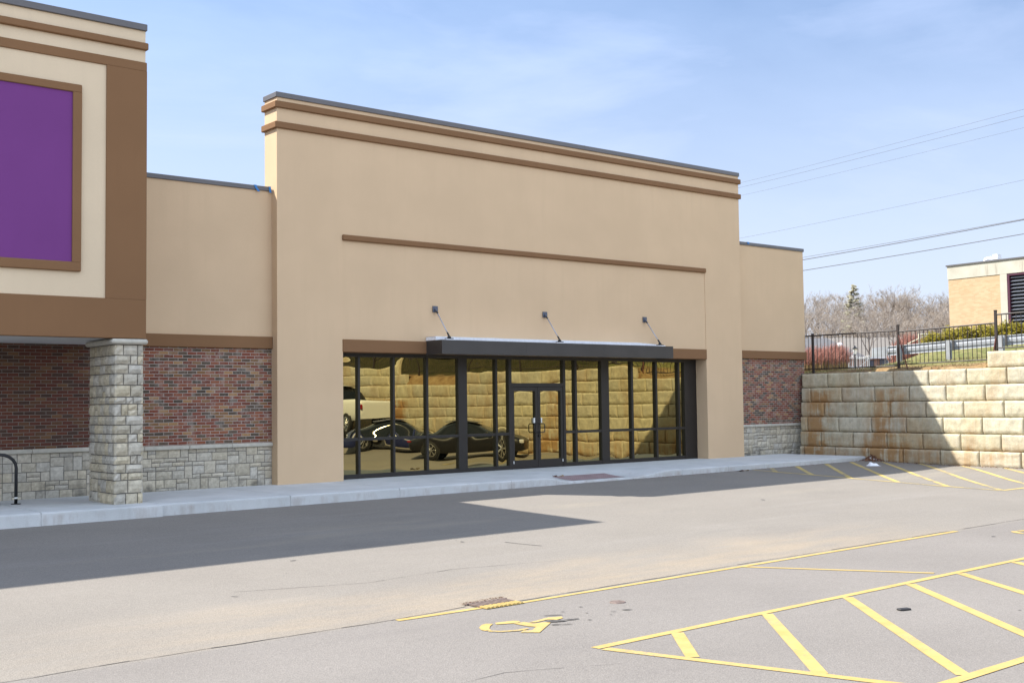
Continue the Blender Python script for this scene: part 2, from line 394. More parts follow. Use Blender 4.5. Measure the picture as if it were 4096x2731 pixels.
# sidewalk with kerb ramp
def ramp_w(x): return sm(5.3, 6.15, x) * sm(9.6, 8.1, x)
joints = [-12, -8, -5.9, -3.78, -1.2, 1.32, 4.3, 9.9, 11.7, 13.2, 14.8, 16.3]
xs = sorted(set([round(-30 + i * .4, 3) for i in range(0, 121)] + [round(5 + .12 * i, 3) for i in range(42)] + [j + d for j in joints for d in (-.012, 0, .012)]))
ysd = [.55, .1, -.4, -.9, -1.3, -1.6, -1.9, -2.2, -2.45, -2.66, -2.72, -2.75, -2.756, -2.756]
P = []
for x in xs:
    row = []
    edge = -2.76 - (.09 if x < -3.78 else 0) - .06 * math.sin((x + 3) * .16)
    for i, y in enumerate(ysd):
        yy = y if y > -2.6 else y + (edge + 2.756)
        z = -.115 * ramp_w(x) * sm(-1.3, -2.65, y) - (.004 if i == 10 else 0) - (.014 if i == 11 else 0) - (.035 if i == 12 else 0)
        if i == 13: z = -.5
        if any(abs(x - j) < 1e-6 for j in joints): z -= .035; yy += .012 if i > 9 else 0
        row.append((min(x, wx(yy) + .1), yy, z))
    P.append(row)
mb = MB(); mb.grid(P); o = mb.build('sidewalk', M['concrete']); tag(o, 'pale concrete sidewalk and kerb along the store fronts', None, None, 'structure')

# ------------------------------------------------------------------ painted markings (thin sheets on the asphalt)
def strip(mb, a, b, w, dz=.005, w2=None):
    a = Vector(a); b = Vector(b); d = (b - a); L = d.length; n = max(1, int(L / .4)); d /= L; pn = Vector((-d.y, d.x)); w2 = w2 or w; rows = []
    for i in range(n + 1):
        c = a + d * L * i / n; ww = (w + (w2 - w) * i / n) / 2; j1 = (rnd.random() - .5) * .006; j2 = (rnd.random() - .5) * .006
        rows.append([(*(c + pn * (ww + j1)), zg(*(c + pn * ww)) + dz), (*(c - pn * (ww + j2)), zg(*(c - pn * ww)) + dz)])
    mb.grid(rows)
def marking(name, mb, mat, label):
    return tag(mb.build(name, mat), label, None, None, 'structure')
mb = MB(); strip(mb, (-5.60, -13.05), (-4.57, -13.09), .09); strip(mb, (-4.06, -13.15), (5.08, -13.05), .09)
marking('parking_line', mb, M['paint'], 'long thin yellow line running through the drain grate')
mb = MB(); strip(mb, (-.29, -13.13), (.60, -15.32), .085); marking('parking_line', mb, M['paint'], 'short yellow stall divider between the long line and the hatched aisle')
mb = MB(); top = lambda x: -15.58 + (x + 5.22) * .014
strip(mb, (-5.24, -15.58), (10, top(10)), .105); strip(mb, (-5.20, -15.66), (-4.66, -18.35), .105); strip(mb, (-4.70, -18.42), (10, -18.40), .105, .0055)
for (a, b_) in (((-4.24, -15.62), (-4.97, -16.46)), ((-2.93, -15.61), (-4.78, -17.58)), ((-1.57, -15.60), (-4.12, -18.37)), ((-.34, -15.58), (-2.72, -18.37)), ((.77, -15.56), (-1.35, -18.37)), ((2.1, -15.54), (.05, -18.37)), ((3.4, -15.52), (1.4, -18.37)), ((4.7, -15.5), (2.7, -18.37)), ((6.0, -15.48), (4.0, -18.37))):
    strip(mb, a, b_, .115, .0045)
marking('hatched_aisle', mb, M['paint'], 'bright yellow diagonal hatching of the nearer access aisle')
mb = MB()
fb = [(12.52, -2.95), (12.51, -3.73), (12.6, -4.8), (12.61, -5.95), (12.53, -7.39), (12.44, -8.68), (12.33, -9.98)]
for a, b_ in zip(fb[1:], fb[2:]): strip(mb, a, b_, .11, .0055)
strip(mb, fb[0], fb[1], .08, .0055); strip(mb, fb[-1], (16, -10.0), .11, .0055)
for a, b_ in (((13.35, -2.92), (12.51, -3.70)), ((14.45, -2.92), (12.6, -4.78)), ((15.8, -2.92), (12.61, -5.93)), ((16.95, -2.96), (12.5, -7.33)), ((17.85, -3.40), (12.5, -8.58)), ((18.0, -4.52), (12.43, -9.9)), ((17.8, -5.95), (14.0, -9.85)), ((17.65, -7.25), (15.2, -9.9))):
    strip(mb, a, b_, .125, .0045)
marking('hatched_aisle', mb, M['paint2'], 'faded yellow fire lane hatching beside the retaining wall')

polys = [[(-5.3, -14.02), (-5.19, -13.92), (-5.12, -13.9), (-5.08, -13.96), (-5.18, -14.04), (-5.26, -14.13), (-5.31, -14.22), (-5.37, -14.2), (-5.36, -14.13)],
         [(-5.03, -13.93), (-4.84, -13.97), (-4.81, -14.03), (-4.84, -14.09), (-4.91, -14.1), (-5.08, -14.01)],
         [(-5.33, -14.21), (-5.27, -14.32), (-5.13, -14.38), (-5.01, -14.39), (-5.02, -14.44), (-5.15, -14.45), (-5.3, -14.37), (-5.37, -14.25)],
         [(-4.94, -14.11), (-4.81, -14.11), (-4.81, -14.26), (-4.69, -14.27), (-4.66, -14.34), (-4.75, -14.41), (-5.08, -14.66), (-5.2, -14.52), (-5.11, -14.46), (-5.05, -14.52), (-4.91, -14.41), (-4.94, -14.32)],
         [(-4.8, -14.17), (-4.49, -14.1), (-4.36, -14.16), (-4.41, -14.24), (-4.52, -14.27), (-4.57, -14.19), (-4.75, -14.22)]]
def symbol(dx, dy, label):
    mb = MB()
    for q in polys: mb.poly([(x + dx, y + dy, zg(x + dx, y + dy) + .006) for x, y in q][::-1])
    marking('wheelchair_symbol', mb, M['paint'], label)
symbol(0, 0, 'yellow stencilled wheelchair symbol below the drain grate')
symbol(10.64, .17, 'yellow wheelchair symbol cut by the right edge of the picture')
# old oil drips
M['oil'] = m_plain('old_oil', (.085, .078, .072), .8, 0, .3, 25)
mb = MB()
def blot(x, y, a, b_, rz, dz=.0085):
    sd_ = rnd.random() * 50; p_ = []
    for k in range(14):
        t_ = 6.2832 * k / 14; r_ = 1 + .35 * noise.noise(Vector((math.cos(t_) * 1.3, math.sin(t_) * 1.3, sd_))); u, v_ = a * r_ * math.cos(t_), b_ * r_ * math.sin(t_)
        X_, Y_ = x + u * math.cos(rz) - v_ * math.sin(rz), y + u * math.sin(rz) + v_ * math.cos(rz); p_.append((X_, Y_, zg(X_, Y_) + dz))
    mb.poly(p_)
for (x, y, a, b_) in ((-4.38, -14.03, .11, .018), (-4.57, -14.32, .10, .05), (-4.42, -14.36, .06, .025), (-4.70, -14.46, .05, .02), (-4.62, -14.53, .05, .015), (-4.35, -14.38, .025, .018), (-4.30, -14.51, .02, .014), (-3.83, -13.87, .02, .014), (-3.81, -14.34, .03, .012), (-3.64, -14.37, .05, .022), (-4.05, -14.2, .015, .012), (-3.95, -14.45, .02, .01), (-4.15, -13.95, .018, .012)):
    blot(x, y, a, b_, -.6)
for _ in range(22):
    x, y = rnd.uniform(-9, 9), rnd.uniform(-18, -4); r_ = .010 + rnd.random() ** 3 * .04; blot(x, y, r_ * (1 + rnd.random()), r_ * .7, rnd.random() * 3, .0035)
tag(mb.build('oil_stain', M['oil']), 'scattered dark oil drips on the asphalt', None, None, 'structure')

def crack(pts, w, name, label):
    mb = MB()
    for a, b_ in zip(pts, pts[1:]):
        L = (Vector(b_) - Vector(a)).length; n = max(2, int(L / .25)); prev = a
        for i in range(1, n + 1):
            q = (a[0] + (b_[0] - a[0]) * i / n, a[1] + (b_[1] - a[1]) * i / n + (rnd.random() - .5) * .02)
            strip(mb, prev, q, w * (.4 + rnd.random()), .0035); prev = q
    tag(mb.build(name, M['crack']), label, None, None, 'structure')
crack([(-14, -13.0), (-9.42, -13.02), (-8.33, -12.98), (-7.07, -12.98), (-5.64, -13.0), (-4.62, -12.92)], .016, 'asphalt_seam', 'thin dark paving seam running to the drain grate')
crack([(-4.03, -13.05), (-.2, -12.97), (5.2, -12.96), (12, -12.9)], .016, 'asphalt_seam', 'dark paving seam just beyond the long yellow line')
crack([(-1.03, -9.15), (-.98, -9.5), (-.9, -9.85)], .03, 'asphalt_crack', 'short dark crack in the sunlit asphalt')
crack([(-9.5, -15.6), (-7.8, -15.9), (-6.4, -15.75), (-5.5, -16.2)], .004, 'asphalt_crack', 'hairline crack wandering across the near asphalt')
crack([(-6.1, -10.4), (-4.6, -10.9), (-3.2, -10.75), (-1.2, -11.2)], .008, 'asphalt_crack', 'hairline crack beyond the drain grate')

# ------------------------------------------------------------------ stone work
def stone_col(warm=0.0):
    b_ = .37 + rnd.random() * .12; w = .04 + rnd.random() * (.15 + warm * .5)
    return (b_ * (1.03 + w * .5), b_ * (.97 + w * .12), b_ * (.85 - w * .55))
def stone_face(mb, u0, u1, w0, w1, fr, depth=.03):
    # one split stone: fr(u, w, out) -> world point
    nu = max(2, int((u1 - u0) / .06)); nw = max(2, int((w1 - w0) / .06)); seed = rnd.random() * 50
    P = []
    for i in range(-1, nu + 2):
        row = []
        for j in range(-1, nw + 2):
            a = min(max(i, 0), nu) / nu; b_ = min(max(j, 0), nw) / nw
            u = u0 + (u1 - u0) * a; w = w0 + (w1 - w0) * b_
            if i in (-1, nu + 1) or j in (-1, nw + 1): out = -.02
            else:
                e = min(a * (u1 - u0), (1 - a) * (u1 - u0), b_ * (w1 - w0), (1 - b_) * (w1 - w0))
                out = depth * (.35 + .65 * sm(0, .035, e)) + noise.noise(Vector((u * 11, w * 11, seed))) * .010 * (1 if e > .001 else .3)
                if e < .001: u += noise.noise(Vector((u * 9, w * 9, seed + 5))) * .006; w += noise.noise(Vector((u * 9, w * 9, seed + 8))) * .006
            row.append(fr(u, w, out))
        P.append(row)
    mb.grid(P)
def ashlar(mb, u0, u1, w0, w1, fr, cell=.088, gap=.007):
    nu = max(1, round((u1 - u0) / cell)); nw = max(1, round((w1 - w0) / cell)); cu = (u1 - u0) / nu; cw = (w1 - w0) / nw
    used = [[False] * nw for _ in range(nu)]
    sizes = [(4, 2), (3, 2), (4, 3), (3, 3), (3, 2), (2, 2), (3, 1), (2, 2), (2, 1), (3, 2), (2, 3)]
    for i in range(nu):
        for j in range(nw):
            if used[i][j]: continue
            opts = sizes[:]; rnd.shuffle(opts); opts += [(2, 1), (1, 2), (1, 1)]
            for (a, b_) in opts:
                if i + a > nu or j + b_ > nw: continue
                if any(used[i + p][j + q] for p in range(a) for q in range(b_)): continue
                if (nu - i - a) == 1 and a + 1 <= 5 and not any(used[i + a][j + q] for q in range(b_)): a += 1
                for p in range(a):
                    for q in range(b_): used[i + p][j + q] = True
                mb.col = stone_col()
                stone_face(mb, u0 + i * cu + gap, u0 + (i + a) * cu - gap, w0 + j * cw + gap, w0 + (j + b_) * cw - gap, fr); break
def ashlar_wall(name, x0, x1, z1, y, parent):
    mb = MB(); mb.m = 1; mb.box(x0, x1, y, y + .2, -.3, z1); mb.m = 0
    ashlar(mb, x0, x1, -.03, z1, lambda u, w, o: (u, y - o, w))
    return mb.build(name, [M['ashlar'], M['mortar']], parent)

# ------------------------------------------------------------------ main store
store = empty('store_building', (7.9, 0, 0), 0, 'tan stucco storefront building with tall parapet and dark bronze glass front', 'building')
YW = .24
mb = MB()
# tall block: front wall panels around the opening (parapet return .57 deep)
XO0, XO1, XR = 1.668, 14.13, 15.765
mb.box(0, XO0, 0, .57, -.3, 8.60); mb.box(XO1, XR, 0, .57, -.3, 8.60); mb.box(XO0, XO1, 0, .57, 5.57, 8.60); mb.box(XO0, XO1, .014, .57, 3.0, 5.57)
mb.box(.0, XR, .571, 1.0, 5.2, 6.0)
mb.build('wall', M['tan'], store)
mb = MB(); mb.box(-3.89, -.001, YW, .6, 3.1, 6.54); mb.build('wing_wall', M['tan'], store); mb = MB(); mb.box(XR + .001, 19.24, YW, .6, 3.1, 6.58); mb.build('wing_wall', M['tan'], store)
mb = MB(); mb.box(-3.9, 19.2, 1.001, 26, -.3, 5.9); mb.build('rear_block', M['roof'], store)
mb = MB(); mb.box(-3.885, 0.0, YW + .02, .58, .92, 3.1); mb.build('brick_panel', M['brick'], store); mb = MB(); mb.box(XR, 19.2, YW + .02, .58, .94, 3.1); mb.build('brick_panel', M['brick'], store)
a_ = ashlar_wall('stone_base', -3.885, -.002, .85, YW + .02, store)
a_ = ashlar_wall('stone_base', XR + .002, 19.0, .88, YW + .02, store)
for (x0, x1, z0) in ((-3.885, -.003, .845), (XR + .003, 18.95, .875)):
    mb = MB(); n = 4
    for i in range(n): mb.cbox(x0 + (x1 - x0) * i / n + .002, x0 + (x1 - x0) * (i + 1) / n - .002, YW - .055, YW + .06, z0, z0 + .082, .014)
    mb.build('stone_ledge', M['ledge'], store)
for (x0, x1, z0, z1) in ((-3.88, .0, 2.985, 3.25), (XR, 19.27, 2.995, 3.245)):
    mb = MB(); mb.cbox(x0 + .001, x1 - .001, YW - .045, YW + .1, z0, z1, .012); mb.build('brown_band', M['brown'], store)
mb = MB(); mb.cbox(XO0 - .01, XO1 + .01, -.022, .4, 2.935, 3.228, .012); mb.build('opening_lintel', M['brown'], store)
for z0, z1 in ((8.338, 8.485), (7.879, 8.025)):
    mb = MB(); mb.cbox(-.062, XR + .062, -.062, .63, z0, z1, .014); mb.build('cornice_band', M['brown'], store)
mb = MB(); mb.cbox(1.66, 14.155, -.055, .1, 5.505, 5.635, .018); mb.build('middle_band', M['brown'], store)
mb = MB(); mb.cbox(-.03, XR + .03, -.03, .6, 8.575, 8.693, .008)
for xj in (3.1, 6.2, 9.3, 12.4): mb.box(xj - .004, xj + .004, -.0325, .6, 8.576, 8.6945)
mb.build('roof_coping', M['coping'], store)
for x0, x1, z1 in ((-3.9, -.035, 6.585), (XR + .035, 19.275, 6.625)):
    mb = MB(); mb.cbox(x0, x1, YW - .03, .63, z1 - .10, z1, .008); mb.build('roof_coping', M['coping'], store)
# storefront
YF = .42; YG = .485
mull = [(2.326, 2.385), (3.306, 3.362), (4.279, 4.344), (5.262, 5.535), (6.453, 6.518), (6.893, 6.99), (8.785, 8.873), (9.213, 9.293), (10.209, 10.504), (11.384, 11.464), (12.379, 12.451), (13.336, 13.406)]
mb = MB()
for i, (a, b_) in enumerate(mull): mb.box(a, b_, YF, YG + .05, .0, 2.88)
mb.box(XO0, XO0 + .08, YF, YG + .05, 0, 2.88); mb.box(13.60, XO1, YF - .002, YG + .05, 0, 2.88)  # added dark panel at the right end imitates the jamb's reflection in the glass
mb.box(XO0, XO1, YF - .006, YG + .06, 2.85, 2.97)
secs = [(XO0 + .08, 2.326)] + [(a[1], b_[0]) for a, b_ in zip(mull, mull[1:])] + [(13.406, 13.60)]
for (a, b_) in secs:
    if abs(a - 6.99) < .01: continue
    mb.box(a, b_, YF + .004, YG + .05, -.01, .105)
    mb.box(a, b_, YF + .006, YG + .05, .885, .955)
mb.box(6.99, 8.785, YF + .003, YG + .05, 2.14, 2.235)
mb.build('storefront_frame', M['bronze'], store)
def pane(x0, x1, z0, z1, parent, name='window_pane', k=1.0):
    seed = rnd.random() * 90; nu, nw = max(8, int((x1 - x0) * 22)), max(10, int((z1 - z0) * 22)); rows = []
    tx = (rnd.random() - .5) * .003; tz = (rnd.random() - .5) * .002; amp = .0013 + rnd.random() * .0010; e0 = rnd.choice((-1, -1, .6)); e1 = rnd.choice((-1, 1, 1))
    for i in range(nu + 1):
        r = []
        for j in range(nw + 1):
            u = i / nu; w = j / nw; x = x0 + (x1 - x0) * u; z = z0 + (z1 - z0) * w
            H_ = z1 - z0; su = math.sin(math.pi * u)
            pil = amp * su * (e0 * math.exp(-w * H_ / .16) + e1 * math.exp(-(1 - w) * H_ / .13)) + amp * .45 * math.sin(math.pi * w) * min(1, H_)
            wob = .0006 * noise.noise(Vector((x * .9, z * 1.9, seed))) + .0009 * sm(.7, 1, w) * noise.noise(Vector((x * 2.0, z * 6, seed + 7))) * su
            r.append((x, YG + (pil + wob) * k + tx * (x - x0) + tz * (z - z0), z))
        rows.append(r)
    m_ = MB(); m_.grid(rows); return m_.build(name, M['glass'], parent, smooth=True)
for (a, b_) in secs:
    if abs(a - 6.99) < .01: continue
    pane(a - .01, b_ + .01, .09, .90, store); pane(a - .01, b_ + .01, .94, 2.87, store)
pane(6.98, 8.79, 2.22, 2.87, store, 'window_pane', .7)
for sgn, (a, b_) in ((1, (6.994, 7.884)), (-1, (7.892, 8.781))):
    mb = MB(); st = .085
    mb.box(a, a + st, YF + .012, YG + .03, .012, 2.132); mb.box(b_ - st, b_, YF + .012, YG + .03, .012, 2.132)
    mb.box(a + st, b_ - st, YF + .013, YG + .03, 2.025, 2.132); mb.box(a + st, b_ - st, YF + .013, YG + .03, .012, .225)
    dr = mb.build('door', M['bronze'], store)
    g_ = pane(a + st - .01, b_ - st + .01, .22, 2.03, dr, 'door_glass', .5)
    xi = b_ - .045 if sgn > 0 else a + .045; xo = xi - sgn * .13
    mb = MB(); pts = [(xi, YF + .01, 1.165), (xi, YF - .045, 1.165), (xo + sgn * .03, YF - .05, 1.165), (xo, YF - .05, 1.135), (xo, YF - .05, .965), (xo + sgn * .03, YF - .05, .935), (xi, YF - .045, .935), (xi, YF + .01, .935)]
    mb.tube(pts, .013, 8); mb.build('handle', M['black'], dr, smooth=True)
    xs_ = b_ - st - .035 if sgn > 0 else a + st + .035
    mb = MB(); mb.box(xs_ - .02, xs_ + .02, YF + .01, YF + .06, 1.19, 1.32); mb.build('sticker', M['label'], dr)
    xs_ = a + .05 if sgn > 0 else b_ - .03
    mb = MB(); mb.box(xs_ - .012, xs_ + .012, YF + .006, YF + .02, .14, .21); mb.build('sticker', M['label'], dr)
mb = MB(); mb.lathe([(.0, -.03), (.035, -.03), (.035, 0)], 12, (7.93, YF + .01, .85), 'y'); mb.build('door_lock', M['black'], store)
# canopy with tie rods
cano = None
mb = MB(); CX0, CX1, CY, CZ0, CZ1 = 3.985, 11.985, -.66, 2.905, 3.243
mb.box(CX0, CX1, CY, CY + .03, CZ0, CZ1); mb.box(CX0, CX0 + .03, CY + .03, -.001, CZ0, CZ1); mb.box(CX1 - .03, CX1, CY + .03, -.001, CZ0, CZ1)
mb.box(CX0 + .03, CX1 - .03, CY + .03, -.024, CZ0 + .02, CZ0 + .06)
for xj in (6.6, 9.3): mb.box(xj - .004, xj + .004, CY - .002, CY, CZ0 + .001, CZ1 - .001)
cano = mb.build('canopy', M['canopy'], store)
mb = MB(); n = 60; rows = []
for i in range(n + 1):
    x = CX0 + .002 + (11.72 - CX0) * i / n; t_ = .092 + .006 * noise.noise(Vector((x * 2, 0, 0))) - .03 * sm(10.8, 11.7, x); y0 = -.40
    rows.append([(x, y0, CZ1 - .05), (x, y0, CZ1 + t_ * .95), (x, y0 + .02, CZ1 + t_), (x, -.002, CZ1 + t_)])
mb.grid(rows); mb.box(CX0, CX0 + .004, -.40, -.003, CZ1 + .002, CZ1 + .085)
mb.build('membrane_upstand', M['membrane'], cano)
for xr in (4.262, 7.798, 11.54):
    mb = MB(); mb.box(xr - .075, xr + .075, -.02, -.001, 3.945, 4.095); mb.tube([(xr, -.02, 4.02), (xr, -.075, 3.96)], [.03, .022], 8); r0 = mb.build('wall_plate', M['plate'], cano)
    mb = MB(); a = Vector((xr, -.07, 3.965)); b_ = Vector((xr - .01, -.585, 3.335)); d_ = b_ - a
    mb.tube([a + d_ * .08, a + d_ * .86], .0135, 8); mb.build('tie_rod', M['rodgrey'], cano, smooth=True)
    mb = MB(); mb.tube([a - d_ * .02, a + d_ * .09], [.022, .018], 8); mb.build('rod_socket', M['black'], cano); mb = MB(); mb.tube([a + d_ * .85, a + d_ * .9, b_ - d_ * .03, b_ + Vector((0, 0, -.04))], [.014, .024, .02, .055], 8)
    mb.box(xr - .1, xr + .09, -.63, -.53, 3.262, 3.288); mb.build('rod_clevis', M['black'], cano)
    mb = MB(); mb.cbox(xr - .16, xr + .16, -.645, -.48, 3.235, 3.262, .01); mb.build('rod_pad', M['membrane'], cano)

# ------------------------------------------------------------------ neighbouring store with the purple panel
nb = empty('store_building', (-8, -2.3, 0), 0, 'neighbouring store with blank purple sign panel and stone pier', 'building')
YT = -2.3; XT = -3.91; XL = -15
mb = MB(); mb.box(XL, XT, YT + .03, 4.0, 3.02, 8.72); mb.build('wall', M['cream'], nb)
mb = MB()   # brown raised field round a cream recess
mb.cbox(XL, XT + .02, YT, YT + .2, 2.985, 3.70, .008); mb.cbox(XL, XT + .02, YT, YT + .2, 7.94, 8.108, .008)
mb.box(-4.64, XT + .02, YT, YT + .2, 3.70, 7.94); mb.box(XL, -14.2, YT, YT + .2, 3.70, 7.94)
mb.box(XT + .0005, XT + .02, YT + .2, .2, 2.985, 8.1); mb.build('brown_surround', M['brown'], nb)
mb = MB(); mb.cbox(XL, XT + .035, YT - .04, 4.0, 8.338, 8.468, .014); mb.build('cornice_band', M['brown'], nb)
mb = MB(); mb.cbox(XL, XT + .02, YT - .015, 4.03, 8.70, 8.825, .008); mb.build('roof_coping', M['coping'], nb)
mb = MB(); F0, F1, G0, G1 = 4.145, 7.488, 4.312, 7.345
mb.cbox(-13.75, -5.091, YT - .03, YT + .1, G1, F1, .012); mb.cbox(-13.75, -5.091, YT - .03, YT + .1, F0, G0, .012); mb.box(-5.249, -5.093, YT - .029, YT + .1, G0 - .002, G1 + .002); mb.box(-13.75, -13.59, YT - .029, YT + .1, G0, G1)
mb.build('panel_frame', M['brown'], nb)
mb = MB(); mb.box(-13.59, -5.249, YT + .0, YT + .1, G0, G1); mb.build('sign_panel', M['purple'], nb)
mb = MB(); mb.box(XL, XT - .01, YT + .21, YW, 2.99, 3.015); mb.build('soffit', M['soffit'], nb)
mb = MB(); mb.box(-7.6, -6.25, -1.2, -1.05, 2.982, 2.9895); mb.build('soffit_vent', M['gap'], nb)
mb = MB(); mb.box(XL, -3.892, YW + .021, .58, .94, 3.0); mb.build('brick_panel', M['brick_shaded'], nb)
ashlar_wall('stone_base', XL, -3.892, .875, YW + .021, nb)
mb = MB(); n = 9
for i in range(n): mb.cbox(XL + (-3.892 - XL) * i / n + .003, XL + (-3.892 - XL) * (i + 1) / n - .003, YW - .055, YW + .06, .872, .957, .014)
mb.build('stone_ledge', M['ledge'], nb)
mb = MB(); mb.box(XL, -3.9, .59, 26, -.3, 5.8); mb.build('rear_block', M['roof'], nb)
def pier(x0, x1, y0, y1):
    mb = MB(); mb.m = 1; mb.box(x0 + .03, x1 - .03, y0 + .03, y1 - .03, -.2, 2.9); mb.m = 0
    z = -.02; c = 0
    while z < 2.86:
        h = min(rnd.choice((.13, .155, .21, .235, .165, .2)), 2.87 - z)
        if 2.87 - z - h < .06: h = 2.87 - z
        def course(L, fr, first):
            u = 0
            while u < L - .01:
                w = rnd.choice((.13, .17, .22, .26, .30)); w = L - u if L - u - w < .09 else w
                mb.col = stone_col(.15)
                if h > .18 and w < .2 and rnd.random() < .35:
                    stone_face(mb, u + .005, u + w - .005, z + .005, z + h * .5 - .004, fr, .035); mb.col = stone_col(.15)
                    stone_face(mb, u + .005, u + w - .005, z + h * .5 + .004, z + h - .005, fr, .035)
                else: stone_face(mb, u + .009, u + w - .009, z + .009, z + h - .009, fr, .05)
                u += w
        course(x1 - x0, lambda u, w, o: (x0 + u, y0 + .03 - o, w), 0)
        course(y1 - y0, lambda u, w, o: (x0 + .03 - o, y1 - u, w), 1)
        course(y1 - y0, lambda u, w, o: (x1 - .03 + o, y0 + u, w), 1)
        course(x1 - x0, lambda u, w, o: (x1 - u, y1 - .03 + o, w), 0)
        z += h; c += 1
    p_ = mb.build('stone_pier', [M['pier'], M['mortar']], nb)
    mb = MB(); mb.cbox(x0 - .065, x1 + .065, y0 - .065, y1 + .065, 2.878, 2.972, .03); mb.build('cap_stone', M['ledge'], p_)
pier(-4.475, -3.935, -2.3, -1.02); pier(-14.6, -14.05, -2.3, -1.02)

# hoop bike rack
rk = empty('bike_rack', (-5.98, -1.0, 0), 0, 'black tubular hoop bike rack beside the stone pier', 'bike rack')
xh = -5.70; w_ = .60; yh = -.75
pts = [(xh - w_, yh, 0), (xh - w_, yh, .66)] + [(xh - w_ / 2 + w_ / 2 * math.cos(math.pi - math.pi * i / 10), yh, .66 + .25 * math.sin(math.pi * i / 10)) for i in range(1, 10)] + [(xh, yh, .66), (xh, yh, 0)]
mb = MB(); mb.tube(pts, .030, 12); mb.build('hoop', M['black'], rk, smooth=True)
for x in (xh - w_, xh):
    mb = MB(); mb.lathe([(.0, .012), (.085, .012), (.085, .0)], 18, (x, yh, 0)); mb.build('base_flange', M['black'], rk)
mb = MB(); mb.lathe([(.0325, .10), (.0325, .13)], 12, (xh, yh, 0)); mb.build('sticker', M['label'], rk)

# tactile pad on the ramp
t = NT('red_tactile_pad'); p = t.pos(); t.done(t.ramp(t.noise(p, 4, 4), [(.3, (.24, .165, .165)), (.7, (.30, .215, .21))]), .8); M['pad'] = t.m
mb = MB(); rows = []
for i in range(14):
    x = 6.27 + 1.72 * i / 13; r = []
    for j in range(7):
        y = -1.95 - .74 * j / 6; r.append((x, y, -.115 * ramp_w(x) * sm(-1.3, -2.65, y) + .006))
    rows.append(r[::-1])
mb.grid(rows)
for i in range(26):
    for j in range(11):
        x = 6.33 + i * .064; y = -2.00 - j * .064; z = -.115 * ramp_w(x) * sm(-1.3, -2.65, y) + .006
        mb.lathe([(.013, 0), (.010, .006), (0.0, .007)], 6, (x, y, z))
tag(mb.build('tactile_pad', M['pad']), 'dull red tactile warning pad set in the kerb ramp', 'tactile pad')

# ------------------------------------------------------------------ retaining wall
mb = MB()
def edged(n, L_):      # even steps with two extra narrow steps at each end
    a = [0, .016 / L_, .04 / L_]; m = max(2, n - 4); return a + [a[-1] + (1 - 2 * a[-1]) * i / m for i in range(1, m)] + [1 - q for q in a[::-1]]
def rblock(y0, y1, k, nu, nw):
    if y1 - y0 < .12: return
    UA = edged(nu, y1 - y0); WA = edged(nw, .4572); nu = len(UA) - 1; nw = len(WA) - 1
    z0 = -.2185 + .4572 * k; z1 = z0 + .4572; b_ = .44 + rnd.random() * .08; wv = rnd.random()
    mb.col = (b_ * 1.04, b_ * (.93 + .02 * wv), b_ * (.64 + .09 * wv)); seed = rnd.random() * 99; P = []
    for i in range(-1, nu + 2):
        r = []
        for j in range(-1, nw + 2):
            a = UA[min(max(i, 0), nu)]; c = WA[min(max(j, 0), nw)]; g = .013
            y = y0 + g + (y1 - y0 - 2 * g) * a; z = z0 + .006 + (z1 - z0 - .012) * c
            e = min(a * (y1 - y0), (1 - a) * (y1 - y0), c * .457, (1 - c) * .457 * 1.0)
            if i in (-1, nu + 1) or j in (-1, nw + 1): out = -.35 if (j in (-1, nw + 1) and i not in (-1, nu + 1)) else -.2
            else:
                out = -.04 + .04 * min(1, e / .03) ** .6 + noise.noise(Vector((y * 3.2, z * 3.2, seed))) * .014 * sm(0, .04, e) + noise.noise(Vector((y * 9, z * 9, seed))) * .012 * sm(0, .03, e)
                if c < .10: out -= .024 + .022 * noise.noise(Vector((y * 7, 0, seed)))
                if e < .001: z += noise.noise(Vector((y * 8, seed, 0))) * .009 if j in (0, nw) else 0; y += noise.noise(Vector((z * 8, seed, 5))) * .007 if i in (0, nu) else 0
            r.append((wx(y, k - .5) - out + .025, y, z))
        P.append(r[::-1])
    mb.grid(P)
def tpar(t_): return -5 + t_ * math.cos(AZ)
L = 1.226
for k in range(-1, 8):
    off = .45 if k % 2 else 1.06
    yend = 1.3 if k < 6 else (-6.36 if k == 6 else -20.6)
    n = 0
    while True:
        if k < 6: y1 = tpar(off) + 5 * L - n * L
        else: y1 = yend - n * L
        y0 = y1 - L; n += 1
        if y0 < -34: break
        if y0 > .8: continue
        if k == 6 and not (y1 > -15.5 or y1 < -19): continue
        hi = y1 > -12
        rblock(y0, min(y1, -.09 + .052 * k), k, 26 if hi else 14, 12 if hi else 8)
mb.col = (.09, .08, .06)
for k in range(0, 6):
    mb.poly([(wx(y, k - .5) + .10, y, z) for y, z in ((-.12 + .05 * k, -.25 + .4572 * k), (-34, -.25 + .4572 * k), (-34, .24 + .4572 * k), (-.12 + .05 * k, .24 + .4572 * k))])
o = mb.build('retaining_wall', M['block'], smooth=True)
tag(o, 'long stepped retaining wall of rough rust stained concrete blocks', 'retaining wall')

